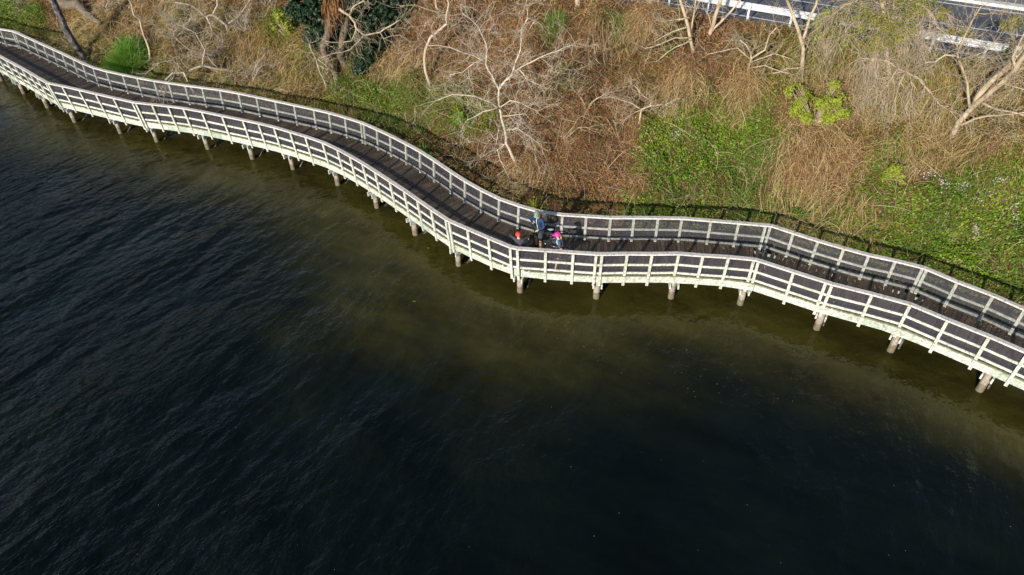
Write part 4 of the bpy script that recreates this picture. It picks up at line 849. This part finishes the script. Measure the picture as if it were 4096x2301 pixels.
# ------------------------------------------------------------------ bicycles
M.update(tyre=plain('tyre_rubber', (.022, .021, .020), .85), rim=plain('dark_rim', (.05, .05, .055), .35, .5), spoke=plain('spoke_steel', (.45, .45, .46), .35, .8),
         black=plain('black_paint', (.018, .018, .020), .4), teal=plain('dark_teal_paint', (.012, .045, .07), .35), orange=plain('orange_decal', (.75, .25, .02), .5),
         saddle=plain('black_saddle', (.02, .02, .022), .5), pale=plain('pale_saddle', (.34, .34, .35), .45))
def bicycle(F, R_, frame, label, saddle='saddle', wheelr=.34, steer=0., decal=None, zs=.96):
    F = Vector((F[0], F[1], wheelr)); R_ = Vector((R_[0], R_[1], wheelr)); h = (F - R_); h.z = 0; WB = h.length; h.normalize(); sd = Vector((-h.y, h.x, 0)); up = Vector((0, 0, 1))
    root = empty('bicycle', (*((F + R_) / 2)[:2], 0), label=label, cat='bicycle'); hs = (Matrix.Rotation(steer, 3, 'Z') @ h)
    for c, dr in ((F, hs), (R_, h)):
        ty = MB(); n = 28; vs = []; fs = []; tr = .026
        for i in range(n):
            a = 2 * math.pi * i / n; ra = dr * math.cos(a) + up * math.sin(a); ax = dr.cross(up)
            for j in range(6):
                b = 2 * math.pi * j / 6; vs.append(c + ra * (wheelr - tr + tr * math.cos(b)) + ax * tr * math.sin(b))
        for i in range(n):
            for j in range(6): fs.append((i * 6 + j, ((i + 1) % n) * 6 + j, ((i + 1) % n) * 6 + (j + 1) % 6, i * 6 + (j + 1) % 6))
        ty.add(vs, fs); w_ = ty.build('wheel', M['tyre'], root, smooth=True)
        rm = MB(); ring = [c + (dr * math.cos(2 * math.pi * i / n) + up * math.sin(2 * math.pi * i / n)) * (wheelr - .055) for i in range(n + 1)]
        rm.tube(ring, .010, 4, cap=False); ro = rm.build('rim', M['rim'], root); ro.parent = w_
        sp = MB(); ax = dr.cross(up)
        for i in range(20): a = 2 * math.pi * i / 20; sp.tube([c + ax * (.025 if i % 2 else -.025), c + (dr * math.cos(a) + up * math.sin(a)) * (wheelr - .055)], .0025, 3, cap=False)
        sp.tube([c - ax * .05, c + ax * .05], .022, 8); so_ = sp.build('spokes', M['spoke'], root); so_.parent = w_
    bb = R_ + h * .43 + up * (-.03); st = R_ + h * .22 + up * (zs - wheelr - .12); sadp = R_ + h * .17 + up * (zs - wheelr)
    hb = F - h * (WB * .21) + up * .33; ht = F - h * (WB * .27) + up * .50; bar = ht - h * .0 + up * .17 + hs * .04
    fr = MB()
    for a, b, r in ((bb, ht, .024), (bb, st, .019), (st, ht - up * .03, .020), (bb, R_ + sd * .05, .012), (bb, R_ - sd * .05, .012), (st, R_ + sd * .05, .010), (st, R_ - sd * .05, .010), (hb, ht + up * .04, .024)): fr.tube([a, b], r, 8)
    fr.build('frame', M[frame], root, smooth=True)
    fk = MB()
    for s in (-1, 1): fk.tube([hb, hb - up * .06 + hs.cross(up) * .055 * s, F + hs.cross(up) * .055 * s], [.02, .02, .014], 8)
    fk.build('fork', M['black'], root, smooth=True)
    if decal:
        d_ = MB(); d_.tube([bb.lerp(ht, .55), bb.lerp(ht, .75)], .0265, 8); d_.tube([hb.lerp(F, .55) + hs.cross(up) * .058, hb.lerp(F, .75) + hs.cross(up) * .058], .018, 8); d_.build('decal', M[decal], root)
    sb = hs.cross(up); hbm = MB(); g0 = bar + sb * .36 - hs * .05; g1 = bar - sb * .36 - hs * .05
    hbm.tube([ht + up * .04, bar], .018, 8); hbm.tube([g0, bar + sb * .12, bar - sb * .12, g1], .013, 8); ho = hbm.build('handlebar', M['black'], root, smooth=True)
    for g_, s in ((g0, 1), (g1, -1)):
        gm = MB(); gm.tube([g_, g_ - sb * s * .12], .019, 8); gm.tube([g_ - sb * s * .14 + hs * .02, g_ - sb * s * .03 + hs * .06], .007, 5); go = gm.build('grip', M['tyre'], root); go.parent = ho
    s_ = MB(); s_.ellipsoid(sadp, (.14, .07, .028), 12, 6, rot=Matrix((h, sd, up)).transposed(), vfun=lambda p: Vector((p.x, p.y * (1.15 - max(0, p.x) * 6.2 if p.x > 0 else 1.15), p.z + abs(p.x) * .05)))
    s_.build('saddle', M[saddle], root, smooth=True); pm = MB(); pm.tube([st, sadp], .014, 8); pm.build('seat_post', M['black'], root)
    cr = MB(); ring = [bb + sd * .04 + (h * math.cos(2 * math.pi * i / 16) + up * math.sin(2 * math.pi * i / 16)) * .085 for i in range(17)]
    cr.tube(ring, .008, 4, cap=False)
    for s, an in ((1, .3), (-1, .3 + math.pi)):
        e = bb + sd * .07 * s + (h * math.cos(an) + up * math.sin(an) * .6) * .17; cr.tube([bb + sd * .06 * s, e], .011, 6)
        pd = MB(); pd.beam(e + sd * s * .01, e + sd * s * .11, .08, .025); pd.build('pedal', M['spoke'], root)
    cr.tube([bb - sd * .06, bb + sd * .06], .025, 8); cr.tube([bb + sd * .045 + up * .08, R_ + sd * .045 + up * .035], .005, 4); cr.tube([bb + sd * .045 - up * .08, R_ + sd * .045 - up * .03], .005, 4)
    cs = [R_ + sd * .045 + (h * math.cos(2 * math.pi * i / 12) + up * math.sin(2 * math.pi * i / 12)) * .06 for i in range(13)]; cr.tube(cs, .012, 4, cap=False)
    cr.build('crankset', M['spoke'], root)
    return dict(g0=g0 - sb * .06, g1=g1 + sb * .06, saddle=sadp, h=h, sd=sd, bb=bb, root=root)

# ------------------------------------------------------------------ people
def skin(name, verts, edges, radii, mat, parent, sub=2, root_i=0):
    me = bpy.data.meshes.new(name); me.from_pydata([tuple(v) for v in verts], edges, []); me.materials.append(mat)
    o = bpy.data.objects.new(name, me); S.collection.objects.link(o)
    sm = o.modifiers.new('skin', 'SKIN'); sm.use_smooth_shade = True; sm.branch_smoothing = .3
    sv = me.skin_vertices[0].data
    for i, r in enumerate(radii): sv[i].radius = (r, r) if not hasattr(r, '__len__') else r; sv[i].use_root = (i == root_i)
    s_ = o.modifiers.new('sub', 'SUBSURF'); s_.levels = sub; s_.render_levels = sub
    attach(o, parent); return o
SK = plain('skin', (.52, .27, .17), .55); SK2 = plain('pale_skin', (.62, .36, .26), .55); HAIRM = plain('blond_hair', (.40, .22, .08), .6)
def hand_chain(V, E_, Rr, wi, wrist, d, palm_n, k_=1.0, curl=.9, grow=0.):
    """palm, four unequal curled fingers and a thumb growing from vertex wi"""
    d = d.normalized(); pn = palm_n.normalized(); sd = d.cross(pn).normalized()
    V.append(wrist + d * .045 * k_); Rr.append((.030 * k_ + grow, .018 * k_ + grow)); E_.append((wi, len(V) - 1)); p = len(V) - 1
    V.append(wrist + d * .085 * k_); Rr.append((.032 * k_ + grow, .015 * k_ + grow)); E_.append((p, p + 1)); p2 = p + 1
    for i, ln in enumerate((.070, .080, .075, .058)):
        b = wrist + d * .09 * k_ + sd * (.028 - .019 * i) * k_; q = [b]; dd = d.copy()
        for s in range(3): dd = (dd * math.cos(curl * .6) + pn * math.sin(curl * .6)).normalized() if s else dd; q.append(q[-1] + dd * ln * k_ * (.45, .32, .23)[s])
        last = p2
        for s, x in enumerate(q[1:]): V.append(x); Rr.append((.0088 - .001 * s) * k_ + grow); E_.append((last, len(V) - 1)); last = len(V) - 1
    t = wrist + d * .03 * k_ + sd * .035 * k_; V.append(t); Rr.append(.012 * k_ + grow); E_.append((p, len(V) - 1)); V.append(t + (d * .6 + sd * .5 + pn * .5).normalized() * .045 * k_); Rr.append(.009 * k_ + grow); E_.append((len(V) - 2, len(V) - 1))
def person(label, k_, J, skinm, jacket, shorts, shoes, glove, face, helmet_fn, long_legs=False):
    """J: joints in world space: pelvis chest neck head sh elb wri hip kne ank (lists left,right) toe"""
    J = {a: ([Vector(x) for x in b] if isinstance(b, list) else Vector(b)) for a, b in J.items()}
    root = empty('person', tuple(J['feet']), label=label, cat='person')
    V, E_, Rr = [], [], []
    def add(p, r, par=None):
        V.append(Vector(p)); Rr.append(r if hasattr(r, '__len__') else r); i = len(V) - 1
        if par is not None: E_.append((par, i))
        return i
    pe = add(J['pelvis'], .125 * k_); wa = add(J['pelvis'].lerp(J['chest'], .5), .105 * k_, pe); ch = add(J['chest'], .13 * k_, wa); nk = add(J['neck'], .052 * k_, ch)
    up = (J['head'] - J['neck']).normalized(); f_ = Vector(face).normalized(); f_ = (f_ - up * f_.dot(up)).normalized(); sd = f_.cross(up)
    hb = add(J['head'] - up * .05 * k_ + f_ * .012, (.070 * k_, .075 * k_), nk); hc = add(J['head'] + up * .03 * k_, (.080 * k_, .092 * k_), hb); add(J['head'] + up * .10 * k_, .06 * k_, hc)
    for i in (0, 1):
        s = add(J['sh'][i], .058 * k_, ch); e = add(J['elb'][i], .042 * k_, s); w_ = add(J['wri'][i], .027 * k_, e)
        dd = (J['wri'][i] - J['elb'][i]); gd = Vector((0, 0, -1)); gd = (gd - dd.normalized() * gd.dot(dd.normalized())); hand_chain(V, E_, Rr, w_, J['wri'][i], dd, gd if gd.length > .1 else f_, k_)
        hp = add(J['hip'][i], .085 * k_, pe); mt = add(J['hip'][i].lerp(J['kne'][i], .5), .075 * k_, hp); kn = add(J['kne'][i], .052 * k_, mt); cf = add(J['kne'][i].lerp(J['ank'][i], .35), .056 * k_, kn); an = add(J['ank'][i], .034 * k_, cf); add(J['toe'][i], .03 * k_, an)
    skin('body', V, E_, Rr, skinm, root)
    # face: eyes, nose, mouth, ears
    hd = J['head']; fm = MB(); 
    fm.ellipsoid(hd + f_ * .098 * k_ - up * .018 * k_, (.011, .016, .022), 8, 6, rot=Matrix((sd, f_, up)).transposed()); fm.build('nose', skinm, root, smooth=True)
    for s in (-1, 1):
        em = MB(); em.ellipsoid(hd + f_ * .085 * k_ + sd * s * .032 * k_ + up * .012 * k_, (.013, .009, .008), 8, 6, rot=Matrix((sd, f_, up)).transposed()); em.build('eye', M['black'], root, smooth=True)
        em = MB(); em.ellipsoid(hd + sd * s * .086 * k_, (.010, .02, .03), 8, 6, rot=Matrix((sd, f_, up)).transposed()); em.build('ear', skinm, root, smooth=True)
    mm = MB(); mm.ellipsoid(hd + f_ * .086 * k_ - up * .058 * k_, (.024, .008, .008), 8, 6, rot=Matrix((sd, f_, up)).transposed()); mm.build('mouth', plain('lips', (.45, .12, .10), .5), root, smooth=True)
    # jacket
    V, E_, Rr = [], [], []; pe = add(J['pelvis'] - (J['chest'] - J['pelvis']) * .22, .145 * k_); wa = add(J['pelvis'].lerp(J['chest'], .45), .135 * k_, pe); ch = add(J['chest'], .16 * k_, wa); add(J['chest'].lerp(J['neck'], .75), .078 * k_, ch)
    for i in (0, 1):
        s = add(J['sh'][i], .080 * k_, ch); m1 = add(J['sh'][i].lerp(J['elb'][i], .5), .066 * k_, s); e = add(J['elb'][i], .060 * k_, m1); add(J['elb'][i].lerp(J['wri'][i], .93), .042 * k_, e)
    jo = skin('jacket', V, E_, Rr, jacket, root)
    # shorts
    V, E_, Rr = [], [], []; pe = add(J['pelvis'] + Vector((0, 0, .03)), .135 * k_)
    for i in (0, 1):
        hp = add(J['hip'][i], .110 * k_, pe); add(J['hip'][i].lerp(J['kne'][i], .5), .105 * k_, hp); add(J['hip'][i].lerp(J['kne'][i], .92), .092 * k_, len(V) - 1)
    skin('shorts', V, E_, Rr, shorts, root)
    for i in (0, 1):
        sm_ = MB(); d = (J['toe'][i] - J['ank'][i]); d.z = 0; d.normalize(); c = Vector((J['ank'][i].x, J['ank'][i].y, J['toe'][i].z + .012)) + d * .065 * k_
        sm_.ellipsoid(c, (.145 * k_, .052 * k_, .052 * k_), 14, 8, rot=Matrix((d, Vector((-d.y, d.x, 0)), Vector((0, 0, 1)))).transposed(), vfun=lambda p: Vector((p.x, p.y, max(p.z, -.035) + (0.02 if p.x < -.03 else 0))))
        sm_.build('shoe', shoes, root, smooth=True)
        V, E_, Rr = [], [], []; w_ = add(J['wri'][i], .032 * k_); dd = (J['wri'][i] - J['elb'][i]); gd = Vector((0, 0, -1)); gd = (gd - dd.normalized() * gd.dot(dd.normalized()))
        hand_chain(V, E_, Rr, w_, J['wri'][i], dd, gd if gd.length > .1 else f_, k_, grow=.004); skin('glove', V, E_, Rr, glove, root, 1)
    helmet_fn(root, hd + up * .045 * k_, f_, sd, up, k_)
    return root, dict(f=f_, sd=sd, up=up, J=J)
def helmet(mat, dark, r=(.118, .150, .118), visor=False, accent=None):
    def fn(root, c, f_, sd, up, k_):
        tilt = Matrix.Rotation(.10, 3, 'X'); Rm = Matrix((sd, f_, up)).transposed() @ tilt
        mb = MB(); nu, nv = 32, 14; vs = []; fs = []; ms = []
        def vent(i, j): return (i % 4 in (1,)) and 3 <= j <= 9
        for j in range(nv + 1):
            th = .58 * math.pi * j / nv
            for i in range(nu):
                ph = 2 * math.pi * i / nu; sx = 1 + .05 * math.cos(8 * ph)
                p = Vector((r[0] * math.sin(th) * math.cos(ph) * sx, r[1] * math.sin(th) * math.sin(ph) * sx, r[2] * math.cos(th)))
                if p.y < 0: p.y *= 1.1
                vs.append(c + Rm @ p)
        for j in range(nv):
            for i in range(nu):
                fs.append((j * nu + i, (j + 1) * nu + i, (j + 1) * nu + (i + 1) % nu, j * nu + (i + 1) % nu)); ms.append(1 if vent(i, j) else 0)
        mb.v = [tuple(v) for v in vs]; mb.f = fs; mb.m = ms; h_ = mb.build('helmet', [mat, dark], root, smooth=True); so_ = h_.modifiers.new('thick', 'SOLIDIFY'); so_.thickness = .018
        if visor:
            v_ = MB(); v_.ellipsoid(c + Rm @ Vector((0, .15, .02)), (.085, .06, .012), 14, 6, rot=Rm); vo = v_.build('visor', accent or mat, root, smooth=True); vo.parent = h_
    return fn
# standing rider, astride his bicycle
F1 = onz((2100, 966), .34); R1 = onz((2226, 966), .34); c_ = (F1 + R1) / 2; h_ = (F1 - R1); h_[2] = 0; h_ /= np.linalg.norm(h_); F1 = c_ + h_ * .57; R1 = c_ - h_ * .57
b1 = bicycle(F1, R1, 'black', 'black mountain bike with orange decals straddled by the standing rider', 'pale', steer=.35, decal='orange')
p0 = Vector(onz((2152, 995), 0)); p0.z = 0; hh = b1['h']; ss = b1['sd']; 
ctr = Vector(onz((2153, 1000), .0)); ctr = Vector((ctr.x, c_[1], 0)) + Vector((.02, -.03, 0)); near = Vector((0, -1, 0)); fc = Vector((-.2, -.8, -1.0)); q = Vector((-.55, -.83, 0)); qs = Vector((.83, -.55, 0))
pel = ctr + Vector((.04, -.03, 1.03)); chs = ctr + Vector((-.03, -.06, 1.47)); nek = chs + Vector((-.03, -.02, .22)); hed = nek + Vector((-.04, -.07, .15))
sh = [chs + qs * .19 + Vector((0, 0, .10)), chs - qs * .19 + Vector((0, 0, .10))]
gN, gF = (b1['g0'], b1['g1']) if b1['g0'].y < b1['g1'].y else (b1['g1'], b1['g0'])
def arm(s, g_, out, k_=1.0):
    w_ = g_ + (s - g_).normalized() * .075 + Vector((0, 0, .035)); m = (s + w_) / 2; L = (s - w_).length; need = max(0.02, (.30 * k_) ** 2 - (L / 2) ** 2) ** .5; o = out - (s - w_).normalized() * out.dot((s - w_).normalized()); return m + o.normalized() * need * .9, w_
eN, wN = arm(sh[0], gN, Vector((.6, -.5, -.3)), 1.09); eF, wF = arm(sh[1], gF, Vector((-.5, .5, -.3)), 1.09)
J1 = dict(feet=(ctr.x, ctr.y, 0), pelvis=pel, chest=chs, neck=nek, head=hed, sh=sh, elb=[eN, eF], wri=[wN, wF], hip=[pel + Vector((.03, -.10, -.06)), pel + Vector((-.05, .08, -.06))],
          kne=[ctr + Vector((.05, -.21, .55)), ctr + Vector((-.10, .11, .55))], ank=[ctr + Vector((.08, -.22, .09)), ctr + Vector((-.08, .16, .09))], toe=[ctr + Vector((-.05, -.29, .035)), ctr + Vector((-.22, .10, .035))])
navy = plain('navy_jacket', (.012, .032, .085), .75); slate = plain('slate_shorts', (.035, .050, .060), .8); lime = plain('lime_gloves', (.45, .60, .08), .6)
r1, i1 = person('tall person in a navy zip jacket and slate shorts standing astride a bike', 1.09, J1, SK, navy, slate, M['black'], lime, fc, helmet(plain('sage_helmet', (.20, .27, .19), .5), M['black'], visor=True, accent=plain('sage_visor', (.24, .34, .22), .5)))
fq = Vector((-.55, -.83, 0)); mb = MB(); zz = [pel + fq * .150 + Vector((0, 0, -.02)), (pel + chs) / 2 + fq * .146, chs + fq * .168, chs + fq * .155 + Vector((0, 0, .09)), nek + fq * .085 + Vector((0, 0, -.03))]
mb.tube(zz, [.011, .011, .011, .012, .012], 5); mb.build('zip', plain('white_zip', (.75, .75, .74), .6), r1, smooth=True)
mb = MB(); a_ = hed + Vector((0, 0, .045)); mb.ellipsoid(hed + fc.normalized() * .12 + Vector((.03, 0, .06)), (.03, .03, .012), 8, 5); mb.build('helmet_badge', lime, r1, smooth=True)
# rider in the pink helmet
sx_ = onz((2266, 992), .80); hg = Vector((-1, .04, 0)).normalized(); R3 = Vector((sx_[0], sx_[1], 0)) - hg * .15; F3 = R3 + hg * 1.02
b3 = bicycle(F3, R3, 'teal', 'dark teal bike under the rider in the pink helmet', wheelr=.32, zs=.80)
kk = .88; ctr = R3 + hg * .40; foot = Vector(onz((2220, 1080), .08)); 
pel = Vector((ctr.x + .04, ctr.y - .02, .80)); chs = pel + hg * .10 + Vector((0, 0, .33)); nek = chs + hg * .05 + Vector((0, 0, .17)); hed = nek + hg * .03 + Vector((0, 0, .13)); sdv = Vector((0, -1, 0))
sh = [chs + sdv * .16 + Vector((0, 0, .08)), chs - sdv * .16 + Vector((0, 0, .08))]; gN, gF = (b3['g0'], b3['g1']) if b3['g0'].y < b3['g1'].y else (b3['g1'], b3['g0'])
eN, wN = arm(sh[0], gN, Vector((.1, -.6, -.5)), kk); eF, wF = arm(sh[1], gF, Vector((.1, .6, -.5)), kk)
an = Vector((foot.x, foot.y, .09)); J3 = dict(feet=(ctr.x, ctr.y, 0), pelvis=pel, chest=chs, neck=nek, head=hed, sh=sh, elb=[eN, eF], wri=[wN, wF], hip=[pel + sdv * .09 + Vector((0, 0, -.05)), pel - sdv * .09 + Vector((0, 0, -.05))],
    kne=[(pel + sdv * .12).lerp(an, .5) + hg * .03, pel - sdv * .14 + hg * .03 + Vector((0, 0, -.38))], ank=[an, Vector((ctr.x, ctr.y + .2, .09))], toe=[an + hg * .13 + Vector((0, -.02, -.055)), Vector((ctr.x - .13, ctr.y + .2, .035))])
mauve = plain('mauve_grey_jersey', (.085, .075, .12), .8); dshort = plain('charcoal_shorts', (.03, .03, .035), .8); dglove = plain('purple_gloves', (.07, .05, .10), .7)
r3, i3 = person('person in a bright pink helmet with a blond ponytail, pale blue vest and mauve sleeves', kk, J3, SK2, mauve, dshort, plain('plum_shoe', (.10, .03, .08), .6), dglove, hg + Vector((0, -.25, -.35)), helmet(plain('pink_helmet', (.80, .03, .28), .35), plain('vent_purple', (.18, .01, .08), .6), r=(.112, .142, .112), visor=True))
V = [pel.lerp(chs, .15), pel.lerp(chs, .6), chs + Vector((0, 0, .02)), chs.lerp(nek, .8)]
skin('vest', V, [(0, 1), (1, 2), (2, 3)], [.128, .136, .148, .085], plain('pale_blue_vest', (.25, .55, .62), .7), r3)
u = Vector((0, 0, 1)); bk = -i3['f']; bk.z = 0; bk.normalize(); t = i3['J']['head'] + bk * .10 - u * .02; V = [t, t + bk * .05 - u * .06, t + bk * .06 - u * .15 + Vector((0, -.01, 0)), t + bk * .04 - u * .24, t + bk * .01 - u * .32]
skin('hair', V, [(0, 1), (1, 2), (2, 3), (3, 4)], [.024, .036, .040, .030, .010], HAIRM, r3)
# rider in the red helmet, leaning over the bars towards the camera
bx = Vector(onz((2046, 976), .98)); hg = Vector((-.97, .16, 0)).normalized(); F2 = bx + hg * .22; R2 = F2 - hg * 1.0
b2 = bicycle((F2.x, F2.y), (R2.x, R2.y), 'black', 'black bike held by the crouching rider in the red helmet', wheelr=.32, zs=.82)
kk = .90; gs = [b2['g0'], b2['g1']]; gs.sort(key=lambda v: v.x); sdv = Vector((hg.y, -hg.x, 0)); sdv = sdv if sdv.y < 0 else -sdv
ctr = R2 + hg * .42; pel = Vector((ctr.x, ctr.y, .80)); hedt = Vector(onz((2073, 940), 1.42)); 
chs = pel.lerp(Vector((hedt.x, hedt.y, 1.18)), .72) + Vector((0, 0, .10)); chs.z = 1.14; nek = chs.lerp(hedt, .4); nek.z = 1.29; hed = hedt.copy(); hed.z = 1.42; hed = nek + (hed - nek).normalized() * .12
sh = [chs + Vector((.17, -.06, .07)), chs + Vector((-.17, .06, .08))]; gN, gF = (b2['g0'], b2['g1']) if b2['g0'].y < b2['g1'].y else (b2['g1'], b2['g0'])
eN, wN = arm(sh[0], gN, Vector((.8, -.3, -.1)), kk); eF, wF = arm(sh[1], gF, Vector((-.7, .4, .35)), kk)
foot = Vector(onz((2084, 1072), .06)); an = Vector((foot.x, foot.y, .09))
J2 = dict(feet=(ctr.x, ctr.y, 0), pelvis=pel, chest=chs, neck=nek, head=hed, sh=sh, elb=[eN, eF], wri=[wN, wF], hip=[pel + sdv * .09 + Vector((0, 0, -.05)), pel - sdv * .09 + Vector((0, 0, -.05))],
    kne=[(pel + sdv * .10).lerp(an, .5) + hg * .06, pel - sdv * .13 + hg * .05 + Vector((0, 0, -.38))], ank=[an, Vector((pel.x, pel.y, .09)) - sdv * .20], toe=[an + hg * .13 + Vector((0, 0, -.055)), Vector((pel.x, pel.y, .035)) - sdv * .2 + hg * .13])
r2, i2 = person('person in a red orange helmet and dark grey top leaning over handlebars', kk, J2, SK2, plain('dark_grey_top', (.045, .040, .055), .8), dshort, plain('grey_shoe', (.12, .12, .14), .6), M['black'], Vector((.10, -.95, -.10)), helmet(plain('red_helmet', (.85, .06, .035), .4), plain('vent_dark_red', (.16, .015, .012), .6), r=(.112, .142, .112)))
gm = MB(); f_, sd, up = i2['f'], i2['sd'], i2['up']; gm.ellipsoid(hed + f_ * .095 + up * .012, (.075, .014, .020), 14, 6, rot=Matrix((sd, f_, up)).transposed()); gm.build('sunglasses', plain('red_lens', (.35, .02, .03), .2), r2, smooth=True)
